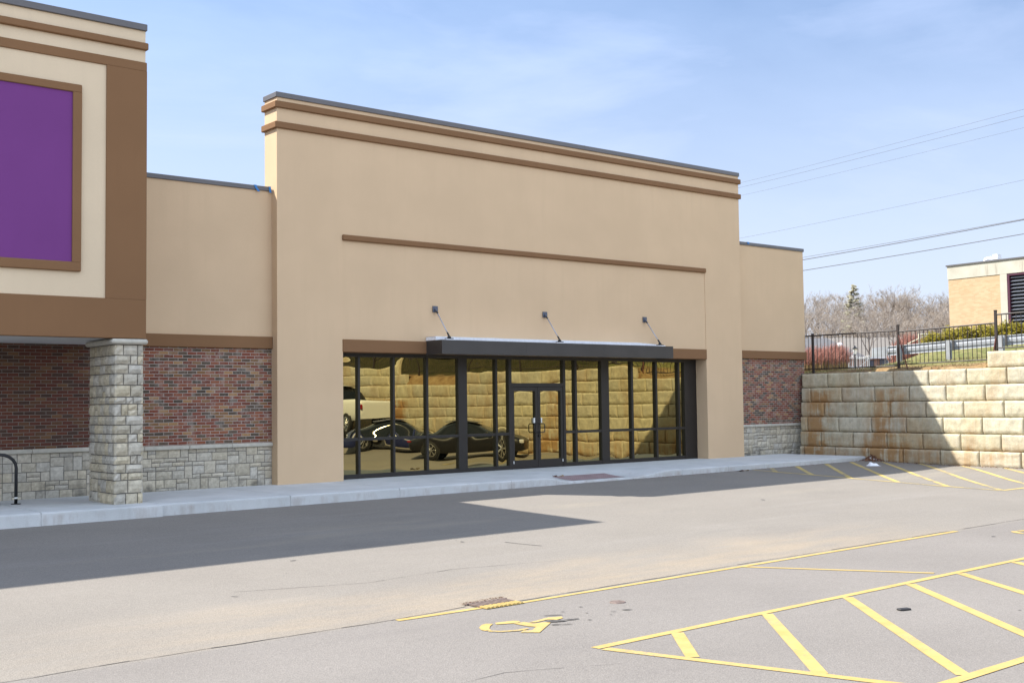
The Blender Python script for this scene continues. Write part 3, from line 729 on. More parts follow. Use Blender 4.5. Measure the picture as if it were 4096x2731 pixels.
# ------------------------------------------------------------------ fence on the wall
fx = lambda y: 19.48 + (y - .11) * .0745
fe = empty('metal_fence', (19.2, -3.2, 2.5), 0, 'rusty black picket railing stepping up along the top of the retaining wall', 'fence')
posts = [(3.4, 2.5, 3.84), (.11, 2.5, 3.82), (-3.175, 2.45, 3.91), (-6.42, 2.92, 4.12), (-9.7, 2.92, 4.16), (-12.95, 2.92, 4.2), (-16.2, 2.92, 4.2), (-19.45, 2.92, 4.2), (-22.7, 3.35, 4.6), (-26, 3.35, 4.6)]
for (y, z0, z1) in posts:
    mb = MB(); mb.box(fx(y) - .032, fx(y) + .032, y - .032, y + .032, z0, z1); mb.cbox(fx(y) - .04, fx(y) + .04, y - .04, y + .04, z1, z1 + .03, .008); mb.build('post', M['fence'], fe)
rails = [(3.80, 3.775, 2.70, 2.69), (3.775, 3.76, 2.69, 2.69), (3.72, 3.785, 2.73, 2.77), (4.02, 4.05, 3.08, 3.08), (4.06, 4.09, 3.1, 3.1), (4.1, 4.1, 3.12, 3.12), (4.1, 4.1, 3.12, 3.12), (4.1, 4.1, 3.12, 3.12), (4.5, 4.5, 3.5, 3.5)]
for (p0, p1, (ta, tb, ba, bb)) in zip(posts, posts[1:], rails):
    ya, yb = p0[0] - .033, p1[0] + .033; mb = MB()
    mb.tube([(fx(ya), ya, ta), (fx(yb), yb, tb)], .024, 6); mb.tube([(fx(ya), ya, ba), (fx(yb), yb, bb)], .020, 6)
    n = 21
    for i in range(1, n + 1):
        f = i / (n + 1); y = ya + (yb - ya) * f; mb.tube([(fx(y), y, ba + (bb - ba) * f), (fx(y), y, ta + (tb - ta) * f)], .0115, 4, False)
    mb.build('panel', M['fence'], fe)
for (y, dz, dy) in ((-3.21, 3.62, -.33), (-6.42, 3.36, .14)):
    mb = MB(); mb.tube([(fx(y) - .03, y, dz), (fx(y) - .08, y + dy, 2.5)], .022, 6); tag(mb.build('brace', M['rust'], fe), 'rusty red diagonal brace')

# ------------------------------------------------------------------ guardrail
gr = empty('guardrail', (22.9, -2.7, 2.8), 0, 'galvanised steel guardrail on the grass behind the fence', 'guardrail')
def gp(s): return Vector((22.72 + .105 * s - .0 * s, -1.07 - 1.0 * s, 3.33 + .045 * s))   # s metres along
prof = [(.00, .155), (.045, .12), (.045, .085), (.0, .045), (.0, -.045), (.045, -.085), (.045, -.12), (.0, -.155)]
mb = MB(); rows = []
for i in range(0, 31):
    c = gp(-.55 + 15 * i / 30); rows.append([(c.x + .09 + a, c.y, c.z + b_) for a, b_ in prof])
mb.grid(rows); o = mb.build('beam', M['steel'], gr); md = o.modifiers.new('thick', 'SOLIDIFY'); md.thickness = .006
for i in range(0, 9):
    c = gp(i * 1.70)
    mb = MB(); hg = h_hill(c.x, c.y) - .1
    mb.box(c.x - .16, c.x - .148, c.y - .075, c.y + .075, hg, c.z + .165); mb.box(c.x - .055, c.x - .043, c.y - .075, c.y + .075, hg, c.z + .165); mb.box(c.x - .148, c.x - .055, c.y - .006, c.y + .006, hg, c.z + .165)
    mb.build('post', M['steel'], gr)
    mb = MB(); mb.box(c.x - .042, c.x + .088, c.y - .07, c.y + .07, c.z - .17, c.z + .17); mb.build('spacer_block', M['bark'], gr)
c = gp(-.55); mb = MB(); rows = []
for i in range(9):
    a = i / 8; rows.append([(c.x + .09 + .25 * a * a, c.y + .75 * a, c.z + .16 - .02 * a), (c.x + .09 + .25 * a * a, c.y + .75 * a, c.z - .17)])
mb.grid(rows); o = mb.build('end_terminal', M['steel'], gr); o.modifiers.new('t', 'SOLIDIFY').thickness = .01

# ------------------------------------------------------------------ plants
def leafy(mb, cx, cy, cz, r, n, size, flat=1.0):
    for _ in range(n):
        d = Vector((rnd.gauss(0, 1), rnd.gauss(0, 1), rnd.gauss(0, 1))).normalized(); q = Vector((cx, cy, cz)) + Vector((d.x, d.y, d.z * flat)) * r * (rnd.random() ** .35)
        t1 = Vector((rnd.gauss(0, 1), rnd.gauss(0, 1), rnd.gauss(0, 1))).normalized(); t2 = t1.orthogonal().normalized(); s = size * (.6 + rnd.random() * .8)
        mb.poly([q - t1 * s, q + t2 * s * .5, q + t1 * s, q - t2 * s * .5])
mb = MB()
y = 2.0
while y > -14:
    for _ in range(5):
        x = 29.25 + (1.1 - y) * .07 + rnd.random() * 1.0; z = 3.4 + rnd.random() * .90 + (1.5 - y) * .012; zb = h_hill(x, y)
        r = .17 + rnd.random() * .12
        if y > 1.5: z = 3.4 + (z - 3.4) * max(.5, 1 - (y - 1.5) * .8)
        leafy(mb, x, y + rnd.random() * .2, z, r, 85, .05)
    y -= .085
hd = empty('hedge', (29.7, -3, 2.9), 0, 'dense golden green clipped hedge behind the guardrail', 'hedge')
mb.build('foliage', M['hedge'], hd)
for i in range(12):
    y = 1.3 - i * 1.25; x = 29.75 + (1.1 - y) * .07; mb = MB(); mb.tube([(x, y, h_hill(x, y) - .1), (x + .03, y + .04, 4.15)], [.05, .02], 5); mb.build('stem', M['bark'], hd)

RGT = Vector((.7716, -.6340))
def at(px, Z):      # px is a sideways slope times 1000
    q = Vector((CAM.x, CAM.y)) + Vector((FWD.x, FWD.y)) * Z + RGT * (Z * px / 1000); return q
def twig_bush(name, x, y, w, h, label, n=420, lower=None, leanx=.35):
    z0 = h_hill(x, y) - .05; e = empty(name, (x, y, z0), 0, label, 'bush'); a = MB(); b_ = MB()
    for i in range(n):
        t_ = rnd.random() * 6.283; r = w * math.sqrt(rnd.random()); px, py = r * math.cos(t_), r * math.sin(t_)
        hh = h * (.75 + .3 * rnd.random()) * (1 - .35 * (r / w) ** 2); lx, ly = rnd.gauss(0, .12) + px * .25, rnd.gauss(0, .12) + py * .25
        m1 = (px + lx * .45, py + ly * .45, hh * .55); tip = (px + lx, py + ly, hh)
        (b_ if lower else a).tube([(px, py, 0), m1], [.015, .012], 3, False); a.tube([m1, tip], [.009, .005], 3, False)
        for _ in range(4):
            f = rnd.random(); s0 = Vector(m1).lerp(Vector(tip), f); a.tube([s0, s0 + Vector((rnd.gauss(0, .10), rnd.gauss(0, .10), .12 + rnd.random() * .15))], [.006, .004], 3, False)
    a.build('twigs', M['redtwig'], e, local=True)
    if lower: b_.build('stems', M['tantwig'], e, local=True)
    return e
bx, by = at(261, 47); twig_bush('bush', bx, by, .72, .98, 'red tipped bare bush with straw coloured stems beside the store corner', 520, True)
bx, by = at(277, 48); twig_bush('bush', bx, by, .5, 1.15, 'smaller bare red bush growing against the brown lamp post', 300, True)
bx, by = at(342, 58); twig_bush('bush', bx, by, .62, 1.85, 'distant dark red bare bush behind the guardrail end', 520, False)
bx, by = at(333, 57); twig_bush('bush', bx, by, .4, 1.45, 'low red bush left of the cream handrail', 300, False)

# bare trees
def bare_tree(seed, h, spread, mat):
    r = random.Random(seed); T = MB(); Cn = MB()
    def grow(p, d, L, rad, lvl):
        n = 4 if lvl == 0 else 3; pts = [p]; rads = [rad]; q = Vector(p); dd = Vector(d); out = []
        for i in range(n):
            dd = (dd + Vector((r.gauss(0, .13), r.gauss(0, .13), r.gauss(.05, .08))) * (.6 if lvl == 0 else 1.2)).normalized(); q = q + dd * L / n
            pts.append(q.copy()); rads.append(rad * (1 - .75 * (i + 1) / n)); out.append((q.copy(), dd.copy(), (i + 1) / n))
        (T if lvl < 2 else Cn).tube(pts, rads, 5 if lvl < 2 else 3, False)
        if lvl >= 4: return
        cnt = (10, 6, 5, 4)[lvl]
        for _ in range(cnt):
            f = (.28 if lvl == 0 else .2) + .8 * r.random() * (.9 if lvl == 0 else 1); f = min(f, .99); i = min(n - 1, int(f * n)); a = pts[i].lerp(pts[i + 1], f * n - i)
            ax = Vector((r.gauss(0, 1), r.gauss(0, 1), 0)).normalized(); up = out[i][1]
            ang = spread * (.6 + .7 * r.random()); nd = (up * math.cos(ang) + ax * math.sin(ang) + Vector((0, 0, .15))).normalized()
            grow(a, nd, L * (.62 if lvl == 0 else .55) * (.7 + .5 * r.random()) * (1.15 - .45 * f), max(.012, rad * (1 - .6 * f) * .55), lvl + 1)
    grow(Vector((0, 0, -.3)), Vector((0, 0, 1)), h * .72, h * .017, 0)
    return T, Cn
protos = []
kinds = [(11, 10, .75, 'twig'), (12, 11, .62, 'twig2'), (13, 9, .9, 'twig'), (14, 10.5, .7, 'twig2'), (15, 7.5, .85, 'twig'), (16, 9.5, .6, 'twig2')]
TL = ['spreading bare brown tree on the wooded hillside', 'tall upright bare grey tree on the wooded hillside', 'wide low bare brown tree on the wooded hillside', 'bare greyish oak like tree on the wooded hillside', 'short bushy bare tree at the foot of the wooded hillside', 'slim bare grey tree on the wooded hillside']
for i, (sd, h, sp, mt) in enumerate(kinds):
    e = empty('bare_tree', (0, 0, 0), 0, TL[i], 'tree', 'bare trees on the hillside'); T, Cn = bare_tree(sd, h, sp, M[mt])
    T.build('trunk', M['bark'], e, local=True); Cn.build('crown', M[mt], e, local=True); protos.append(e)
# view rays to right ascension of the wood: positions by forward depth Z and sideways offset
used = set()
TOP = [max(v.co.z for c_ in o.children for v in c_.data.vertices) for o in protos]
def put(k, px, Z, top, lab=None):      # top: height of the crown's tip above the datum
    o = protos[k]
    if k in used: o = copy_tree(o)
    used.add(k); q = at(px, Z); zb = h_hill(q.x, q.y); sc = max(2.5, top - zb) / TOP[k]
    o.location = (q.x, q.y, zb); o.scale = (sc * (1.25 if sc < .7 else 1), sc * (1.25 if sc < .7 else 1), sc); o.rotation_euler = (0, 0, rnd.random() * 6.28)
    if lab: tag(o, lab, 'tree', 'bare trees on the hillside')
for i in range(76):
    row = i % 4; Z = 124 + row * 15 + rnd.random() * 9; s_ = 225 + (i * 31 % 76) / 76 * 190 + rnd.random() * 6
    put(rnd.choice((4, 4, 2, 0, 3)) if row == 0 else rnd.randrange(6), s_, Z, 1.74 + Z * (.074 + .020 * sm(-.1, .9, row / 3) + .004 * rnd.random() - .004))
put(1, 263, 165, 1.74 + 165 * .0895, 'tall bare tree rising above the others beside the store corner')
put(3, 328, 162, 1.74 + 162 * .0985, 'tallest broad bare tree at the middle of the hillside wood')
put(0, 364, 160, 1.74 + 160 * .0975, 'large bare tree crowning the wood beside the tan brick building')
put(3, 305, 112, 1.74 + 112 * .078, 'near bare tree with dark forked limbs behind the grey roof')
put(1, 325, 108, 1.74 + 108 * .078, 'near bare tree with leaning limbs right of the grey roof')
# dark pine
q = at(294.7, 141); zb = h_hill(q.x, q.y); e = empty('pine_tree', (q.x, q.y, zb), 0, 'single pale green pine standing among the bare trees', 'tree'); e.scale = (1, 1, (1.74 + 141 * .0965 - zb) / 9.5)
mb = MB(); mb.tube([(0, 0, -.3), (0, 0, 9.0)], [.16, .02], 6); mb.build('trunk', M['bark'], e, local=True); mb = MB(); mw = MB()
for i in range(150):
    f = i / 150; z = 2.2 + 7.3 * f; Lb = (1 - f) ** .75 * 2.3 * (.6 + .5 * rnd.random()) + .12; a = rnd.random() * 6.28; d = Vector((math.cos(a), math.sin(a), .15 - .2 * (1 - f))); tip = Vector((0, 0, z)) + d * Lb
    mw.tube([(0, 0, z), tip], [.025, .008], 3, False)
    for _ in range(9):
        g = .35 + .65 * rnd.random(); c_ = Vector((0, 0, z)).lerp(tip, g); leafy(mb, c_.x, c_.y, c_.z + .05, .16, 3, .13, .4)
mb.build('crown', M['pine'], e, local=True); mw.build('branches', M['bark'], e, local=True)

# dry grass tufts on the wall top
mb = MB()
for i in range(2600):
    y = 1.2 - rnd.random() * 9.6; s = .55 + rnd.random() ** 1.6 * 4.5; x = wx(y) + s
    if s < 1.4 and rnd.random() < .35 : continue
    z = h_hill(x, y) - .01; hh = .03 + rnd.random() * .07
    for _ in range(2):
        a = rnd.random() * 6.28; dx, dy = math.cos(a) * .01, math.sin(a) * .01; lx, ly = rnd.gauss(0, .03), rnd.gauss(0, .03)
        mb.poly([(x - dx, y - dy, z), (x + dx, y + dy, z), (x + lx, y + ly, z + hh)])
M['drygrass'] = m_plain('dry_grass', (.25, .21, .085), .9, 0, .4, 1.3)
tag(mb.build('grass', M['drygrass']), 'short dry grass on the slope', None, None, 'stuff')

# ------------------------------------------------------------------ tan brick building behind the hedge
tb = empty('brick_building', (43, 0, 2.5), 0, 'flat roofed tan brick building with concrete frame and dark louvre behind the hedge', 'building')
P0 = Vector((43.01, 8.87)); DV = Vector((math.sin(AZ), math.cos(AZ))); NV = Vector((-DV.y, DV.x))
def bbox2(mb, a0, a1, d0, d1, z0, z1):   # a: metres to the right of the corner, d: metres proud of the face (negative = in)
    c = [P0 - DV * a + NV * d for a, d in ((a0, d1), (a1, d1), (a1, d0), (a0, d0))]
    n = len(mb.v); mb.v += [(*q, z0) for q in c] + [(*q, z1) for q in c]
    for q in ((3, 2, 1, 0), (4, 5, 6, 7), (0, 1, 5, 4), (1, 2, 6, 5), (2, 3, 7, 6), (3, 0, 4, 7)): mb.face([n + i for i in q])
t = NT('tan_brick'); g = t.n('ShaderNodeTexCoord'); x = t.xyz(g.outputs['Object']); cv = t.n('ShaderNodeCombineXYZ'); t.l(x[1], cv.inputs[0]); t.l(x[2], cv.inputs[1])
b_ = t.n('ShaderNodeTexBrick'); t.l(cv.outputs[0], b_.inputs['Vector'])
for k, v in (('Scale', 1), ('Mortar Size', .005), ('Mortar Smooth', .3), ('Bias', 0), ('Brick Width', .2066), ('Row Height', .0672)): b_.inputs[k].default_value = v
b_.inputs['Color1'].default_value = (.44, .305, .175, 1); b_.inputs['Color2'].default_value = (.53, .385, .235, 1); b_.inputs['Mortar'].default_value = (.45, .36, .26, 1)
c = t.mix(t.ramp(t.noise(cv.outputs[0], .9, 4), [(.5, 0.0), (.8, .4)]), b_.outputs['Color'], (.43, .28, .15)); M['tanbrick'] = t.done(c, .9, 0, .2)
t = NT('weathered_concrete'); p = t.pos(); c = t.ramp(t.noise(p, 1.2, 5), [(.3, (.40, .37, .30)), (.7, (.50, .465, .39))])
z = t.xyz(p)[2]; stn = t.math('MULTIPLY', t.ramp(t.noise(t.pos((3, 3, .2)), 2.2, 3), [(.62, 0.0), (.68, 1.0)]), t.band(z, 7.75, 8.3, .12)); c = t.mix(t.math('MULTIPLY', stn, .45), c, (.24, .2, .15)); M['wconc'] = t.done(c, .9)
M['louvre'] = m_plain('dark_louvre', (.030, .032, .045), .45, .2); M['maroon'] = m_plain('maroon_trim', (.065, .012, .03), .5)
mb = MB(); bbox2(mb, .03, 2.92, -.4, -.03, 2, 7.72); bbox2(mb, .0, 16, -14, -.4, 2, 8.40); mb.build('brick_wall', M['tanbrick'], tb)
mb = MB(); bbox2(mb, 0, 16, -.39, .0, 7.73, 8.40); bbox2(mb, 2.93, 3.30, -.4, -.005, 2, 7.729); bbox2(mb, 7.3, 7.7, -.4, -.005, 2, 7.729); bbox2(mb, 7.7, 16, -.4, -.03, 2, 7.72); mb.build('concrete_frame', M['wconc'], tb)
mb = MB(); bbox2(mb, -.05, 16, -14.05, .05, 8.401, 8.475); mb.build('roof_coping', M['coping'], tb)
mb = MB(); bbox2(mb, 3.30, 3.42, -.39, -.02, 2.5, 7.70); bbox2(mb, 3.42, 7.3, -.39, -.02, 7.62, 7.70); lf = mb.build('louvre_frame', M['maroon'], tb)
mb = MB(); bbox2(mb, 3.42, 7.3, -.39, -.3, 2.5, 7.62); z = 2.6
M['slat'] = m_plain('louvre_slat', (.16, .17, .20), .4, .3)
mb.m = 1
while z < 7.55:
    a0, a1 = 3.42, 7.3; q = [P0 - DV * a0 + NV * -.06, P0 - DV * a1 + NV * -.06, P0 - DV * a1 + NV * -.2, P0 - DV * a0 + NV * -.2]
    mb.poly([(*q[0], z), (*q[1], z), (*q[2], z + .09), (*q[3], z + .09)]); z += .175
o = mb.build('louvre', [M['louvre'], M['slat']], tb); o.modifiers.new('t', 'SOLIDIFY').thickness = .012
c = P0 - DV * 1.85 + NV * -1.0; mb = MB()
mb.lathe([(.33, 8.45), (.36, 8.62), (.28, 8.74), (.0, 8.80)], 14, (c.x, c.y, 0)); e2 = mb.build('roof_vent', M['white'], tb, smooth=True)
mb = MB(); q = c - DV * .35; mb.box(q.x - .2, q.x + .2, q.y - .12, q.y + .12, 8.6, 8.86); mb.build('vent_hood', M['white'], e2)

# ------------------------------------------------------------------ grey roofed house beyond the fence
M['shingle'] = m_plain('grey_shingles', (.205, .182, .158), .9, 0, .08, 3); M['shingle_shaded'] = m_plain('shaded_grey_shingles', (.150, .145, .147), .9, 0, .08, 3)  # front wing copy is darker and bluer, shade put into the colour
M['redbrick'] = m_plain('pink_brick', (.40, .24, .18), .9, 0, .15, 12)
M['trimw'] = m_plain('white_trim', (.72, .72, .70), .6); M['winglass'] = m_plain('house_window_glass', (.12, .14, .17), .15)
ho = empty('house', (100, 50, 4.2), 0, 'low brick house with broad grey shingle roof beyond the fence', 'house')
HU = Vector((.7716, -.634)); HV = Vector((.634, .7716)); HC = at(345 - 30 - 5, 118)
HC = at(309, 118)
def hp(u, v, z): q = HC + HU * u + HV * v; return (q.x, q.y, z)
def hbox(mb, u0, u1, v0, v1, z0, z1):
    n = len(mb.v); mb.v += [hp(u, v, z) for z in (z0, z1) for u, v in ((u0, v0), (u1, v0), (u1, v1), (u0, v1))]
    for q in ((3, 2, 1, 0), (4, 5, 6, 7), (0, 1, 5, 4), (1, 2, 6, 5), (2, 3, 7, 6), (3, 0, 4, 7)): mb.face([n + i for i in q])
mb = MB(); hbox(mb, -6, 3.7, .3, 6, 3.0, 5.95); hbox(mb, -9.5, -1.5, -3.2, .5, 3.0, 5.6); mb.build('wall', M['redbrick'], ho)
mb = MB()
for q in ([(-6.4, -.3, 5.82), (4.1, -.3, 5.82), (4.1, 3.0, 7.95), (-6.4, 3.0, 7.95)], [(4.1, 6.5, 5.82), (-6.4, 6.5, 5.82), (-6.4, 3.0, 7.95), (4.1, 3.0, 7.95)]): mb.poly([hp(*p) for p in q])
o = mb.build('roof', M['shingle'], ho); o.modifiers.new('t', 'SOLIDIFY').thickness = .12
mb = MB()
for q in ([(-10, -3.6, 5.5), (-1.1, -3.6, 5.5), (-4.9, -1.2, 7.75), (-7.2, -1.2, 7.75)], [(-1.1, -3.6, 5.5), (-1.1, .9, 5.9), (-4.9, -1.2, 7.75)], [(-1.1, .9, 5.9), (-10, .9, 5.9), (-7.2, -1.2, 7.75), (-4.9, -1.2, 7.75)], [(-10, .9, 5.9), (-10, -3.6, 5.5), (-7.2, -1.2, 7.75)]): mb.poly([hp(*p) for p in q])
tag(mb.build('hip_roof', M['shingle_shaded'], ho), 'grey hipped roof of the front wing with shade in its colour')
mb = MB(); hbox(mb, -6.4, 4.1, -.34, -.28, 5.66, 5.82); mb.build('eave_fascia', M['trimw'], ho)
for (u0, u1, z0, z1) in ((1.35, 2.35, 4.75, 5.62), (-.95, -.25, 4.6, 5.5)):
    mb = MB(); hbox(mb, u0, u1, .22, .3, z0, z1); w0 = mb.build('window', M['trimw'], ho)
    mb = MB()
    for i in range(3):
        for j in range(2): a = u0 + .07 + i * (u1 - u0 - .08) / 3; c_ = z0 + .07 + j * (z1 - z0 - .1) / 2; hbox(mb, a, a + (u1 - u0 - .1) / 3 - .05, .2, .219, c_, c_ + (z1 - z0 - .1) / 2 - .05)
    mb.build('window_glass', M['winglass'], w0)
    for s in (-1, 1):
        mb = MB(); a = u0 - .5 if s < 0 else u1 + .02; hbox(mb, a, a + .46, .2, .3, z0, z1); mb.build('shutter', M['plate'], ho)

# lamps, gate, handrail
def frame_pt(px_slope, Z): q = at(px_slope, Z); return q.x, q.y
x, y = frame_pt(281.5, 80); z0 = h_hill(x, y)
lp = empty('street_lamp', (x, y, z0), 0, 'white globe lamp on a brown wooden post', 'street lamp')
mb = MB(); mb.lathe([(.2 * math.sin(math.pi * i / 12) + .0001, 5.35 - z0 - .2 * math.cos(math.pi * i / 12)) for i in range(13)], 18); M['globe'] = m_plain('opal_globe', (.85, .85, .84), .3); mb.build('globe', M['globe'], lp, smooth=True, local=True)
mb = MB(); mb.tube([(0, 0, 0), (0, 0, 5.16 - z0)], .05, 8); mb.box(-.02, .35, -.25, .25, 3.6 - z0, 4.75 - z0); mb.build('post', M['tantwig'], lp, local=True)
x, y = frame_pt(294.5, 70); z0 = h_hill(x, y)
lp = empty('lantern', (x, y, z0), 0, 'black carriage lantern on a slim pole beside the white gate', 'street lamp')
mb = MB(); mb.tube([(0, 0, 0), (0, 0, 4.35 - z0)], .035, 8); mb.build('post', M['black'], lp, local=True)
mb = MB(); mb.lathe([(.08, 4.36 - z0), (.14, 4.66 - z0)], 8); mb.build('lamp_glass', M['globe'], lp, local=True)
mb = MB(); mb.lathe([(.19, 4.66 - z0), (.06, 4.78 - z0), (.02, 4.86 - z0), (.0, 4.88 - z0)], 8); mb.build('lamp_cap', M['black'], lp, local=True)
gx, gy = frame_pt(294, 72); zb = h_hill(gx, gy)
ga = empty('picket_gate', (gx, gy, zb), 0, 'white picket gate with crossed braces under the lantern', 'gate')
mb = MB()
for i in range(17):
    u = -.95 + i * .115; q = HU * u; mb.box(q.x - .018, q.x + .018, q.y - .018, q.y + .018, -.1, .86 + .06 * math.cos(i * .8))
mb.build('pickets', M['white'], ga, local=True); mb = MB()
for z_ in (.2, .75): mb.tube([(*(HU * -.97), z_), (*(HU * .97), z_)], .025, 4)
mb.tube([(*(HU * -.95), .75), (*(HU * -.3), .2)], .022, 4); mb.tube([(*(HU * .9), .75), (*(HU * .3), .2)], .022, 4); mb.build('rails', M['white'], ga, local=True)
hx, hy = frame_pt(349.5, 50); zb = h_hill(hx, hy); hr = empty('handrail', (hx, hy, zb), 0, 'cream painted stair handrail at the left end of the hedge', 'handrail')
M['creamp'] = m_plain('cream_paint', (.62, .56, .42), .5)
mb = MB(); zt = 4.43 - zb; mb.tube([(0, 0, -.1), (0, 0, zt)], .03, 6); mb.build('post', M['creamp'], hr, local=True)
mb = MB(); mb.tube([(0, 0, zt), (*(HU * .42), zt)], .026, 6); mb.tube([(*(HU * .42), zt), (*(HU * -.5), zt - .42)], .026, 6); mb.tube([(*(HU * .6), zt - .22), (*(HU * .25), zt - .38)], .026, 6); mb.build('rail', M['creamp'], hr, local=True)

# ------------------------------------------------------------------ power lines
M['wire'] = m_plain('weathered_cable', (.10, .10, .11), .6)
W = [((43.47, 19.99, 15.03), (42.31, 4.18, 15.54), .007, 'topmost thin power line of the upper three'), ((43.48, 19.99, 14.75), (42.31, 4.19, 15.21), .008, 'middle thin power line of the upper three'),
     ((43.48, 20.01, 14.23), (42.31, 4.21, 14.65), .006, 'lowest thin power line of the upper three'), ((43.48, 20.09, 11.63), (42.32, 4.31, 12.12), .007, 'single faint power line alone between the two sets'),
     ((43.33, 17.99, 9.87), (42.32, 4.38, 10.24), .012, 'thin wire running just above the thick cable'), ((43.33, 18.0, 9.73), (42.32, 4.38, 10.20), .024, 'thick twisted power cable of the lower set'),
     ((43.33, 18.02, 9.11), (42.33, 4.41, 9.52), .021, 'lowest power cable just above the tan brick building')]
for a, b_, r, lab in W:
    a = Vector(a); b_ = Vector(b_); d = b_ - a; mb = MB(); pts = [a + d * f for f in (-2.4, -1.2, 0, .25, .5, .75, 1, 2, 3.2)]
    pts = [p + Vector((0, 0, .10 * ((f - .5) ** 2) - .025)) for p, f in zip(pts, (-2.4, -1.2, 0, .25, .5, .75, 1, 2, 3.2))]
    mb.tube(pts, r, 5); tag(mb.build('power_line', M['wire'], smooth=True), lab, 'power line', 'overhead power lines')

# ------------------------------------------------------------------ small things on the lot
dg = empty('drain_grate', (-4.31, -13.0, -.45), 0, 'rusty iron drain grate crossed by the yellow line', 'drain grate')
M['pit'] = m_plain('drain_pit', (.012, .010, .009), .9); M['iron'] = m_plain('rusty_iron', (.17, .125, .105), .75, .2, .3, 20)
GX, GY = -4.57, -13.22; GZ = zg(-4.3, -13.1) + .004
mb = MB(); mb.box(GX, GX + .52, GY, GY + .36, GZ - .002, GZ); mb.build('pit', M['pit'], dg)
mb = MB()
for i in range(9):
    x = GX + .005 + i * .058
    mb.m = 0; mb.poly([(x, GY + .14, GZ + .02), (x + .034, GY + .14, GZ + .02), (x + .034, GY + .33, GZ + .02), (x, GY + .33, GZ + .02)])
    mb.box(x, x + .034, GY + .141, GY + .33, GZ + .002, GZ + .019); mb.m = 1; mb.box(x, x + .034, GY + .01, GY + .139, GZ + .002, GZ + .0195)
mb.m = 0; mb.box(GX - .02, GX + .54, GY + .335, GY + .36, GZ, GZ + .02); mb.build('bars', [M['iron'], M['paint']], dg)
M['debris'] = m_plain('brown_debris', (.12, .06, .035), .95, 0, .5, 40); mb = MB()
for i in range(230):
    x = GX - .06 + rnd.random() * .62; y = GY + .385 + rnd.gauss(0, .018) + (x - GX) * .05; a = rnd.random() * 6.28; l_ = .008 + rnd.random() * .018; z = zg(x, y) + .006 + rnd.random() * .02
    mb.poly([(x - math.cos(a) * l_, y - math.sin(a) * l_, z), (x + .006, y - .006, z + .004), (x + math.cos(a) * l_, y + math.sin(a) * l_, z + rnd.random() * .008)])
tag(mb.build('debris', M['debris']), 'brown pine needle litter along the drain grate', None, None, 'stuff')
z_ = zg(-3.36, -13.95); mb = MB(); mb.lathe([(.0, z_ + .012), (.08, z_ + .012), (.09, z_ + .002)], 20, (-3.36, -13.95, 0)); tag(mb.build('utility_cover', M['iron']), 'small round rusty cover set in the asphalt', 'utility cover')
M['rubber'] = m_plain('black_rubber', (.03, .028, .028), .7); mb = MB(); mb.cbox(-.065, .065, -.035, .035, 0, .018, .006); mb.box(-.05, .02, -.038, -.036, .004, .014)
o = mb.build('rubber_wedge', M['rubber']); o.location = (-1.90, -16.48, zg(-1.9, -16.48) + .002); o.rotation_euler = (0, 0, -.35); tag(o, 'small black rubber scrap lying inside the hatched aisle', 'litter')
# plastic bag
mb = MB(); rows = []
for i in range(13):
    r = []
    for j in range(9):
        a = i / 12; b_ = j / 8; u = (a - .5) * .36; v = (b_ - .5) * .26; e_ = min(a, 1 - a, b_, 1 - b_); hh = .13 * sm(0, .32, e_) * (.6 + .5 * noise.noise(Vector((a * 4, b_ * 4, 2)))) * (1.25 - .6 * a)
        r.append((u, v, max(.0, hh) + .004 * noise.noise(Vector((a * 19, b_ * 17, 4)))))
    rows.append(r[::-1])
mb.grid(rows); o = mb.build('plastic_bag', M['membrane']); o.location = (16.32, -4.12, zg(16.32, -4.12) + .004); o.rotation_euler = (0, 0, .5 - 1.2); tag(o, 'crumpled white plastic bag lying on the fire lane hatching', 'litter')
# leaf pile at the kerb end
M['leaf'] = m_plain('dead_leaves', (.16, .075, .04), .9, 0, .5, 22); M['leaf2'] = m_plain('tan_leaf', (.45, .30, .14), .9, 0, .3, 22); M['paper'] = m_plain('scrap_paper', (.62, .58, .55), .8)
mb = MB()
for i in range(420):
    x = 18.0 + rnd.gauss(0, .14) - .02; y = -2.98 + rnd.gauss(0, .13); x = min(x, wx(y) - .05); z = zg(x, y) + .02 + .16 * math.exp(-((x - 18.02) / .16) ** 2 - ((y + 2.93) / .16) ** 2) * rnd.random()
    leafy(mb, x, y, z, .01, 1, .035); mb.m = 1 if rnd.random() < .07 else 0
mb.m = 0; tag(mb.build('leaf_pile', [M['leaf'], M['paper']]), 'heap of brown leaves and paper scraps at the end of the kerb', 'litter')
def dead_leaf(x, y, z, s, rz, mat, label, name='dead_leaf'):
    mb = MB(); rows = []
    for i in range(7):
        a = i / 6; w = math.sin(math.pi * min(1, a * .95 + .03)) * .4; rows.append([((a - .5) * s, -w * s, .10 * s * math.sin(a * 5) + .13 * s), ((a - .5) * s, 0, .05 * s * math.sin(a * 5) + .02 * s), ((a - .5) * s, w * s * .8, .09 * s * math.cos(a * 4) + .13 * s)])
    mb.grid([r[::-1] for r in rows]); o = mb.build(name, mat); o.location = (x, y, z); o.rotation_euler = (0, 0, rz); tag(o, label, 'litter' if name != 'dead_leaf' else 'leaf')
dead_leaf(5.93, -2.42, -.015, .17, .5, M['leaf'], 'dark curled leaf stalk lying on the sidewalk left of the red pad'); dead_leaf(6.10, -2.44, -.02, .16, 2.0, M['leaf2'], 'light tan dead leaf on the sidewalk left of the red pad')
dead_leaf(12.2, -3.0, zg(12.2, -3.0), .16, .2, M['leaf2'], 'tan dead leaf in the gutter right of the kerb ramp'); dead_leaf(11.95, -3.02, zg(11.95, -3.02), .2, 1.2, M['leaf'], 'brown leaf scrap in the gutter right of the kerb ramp')
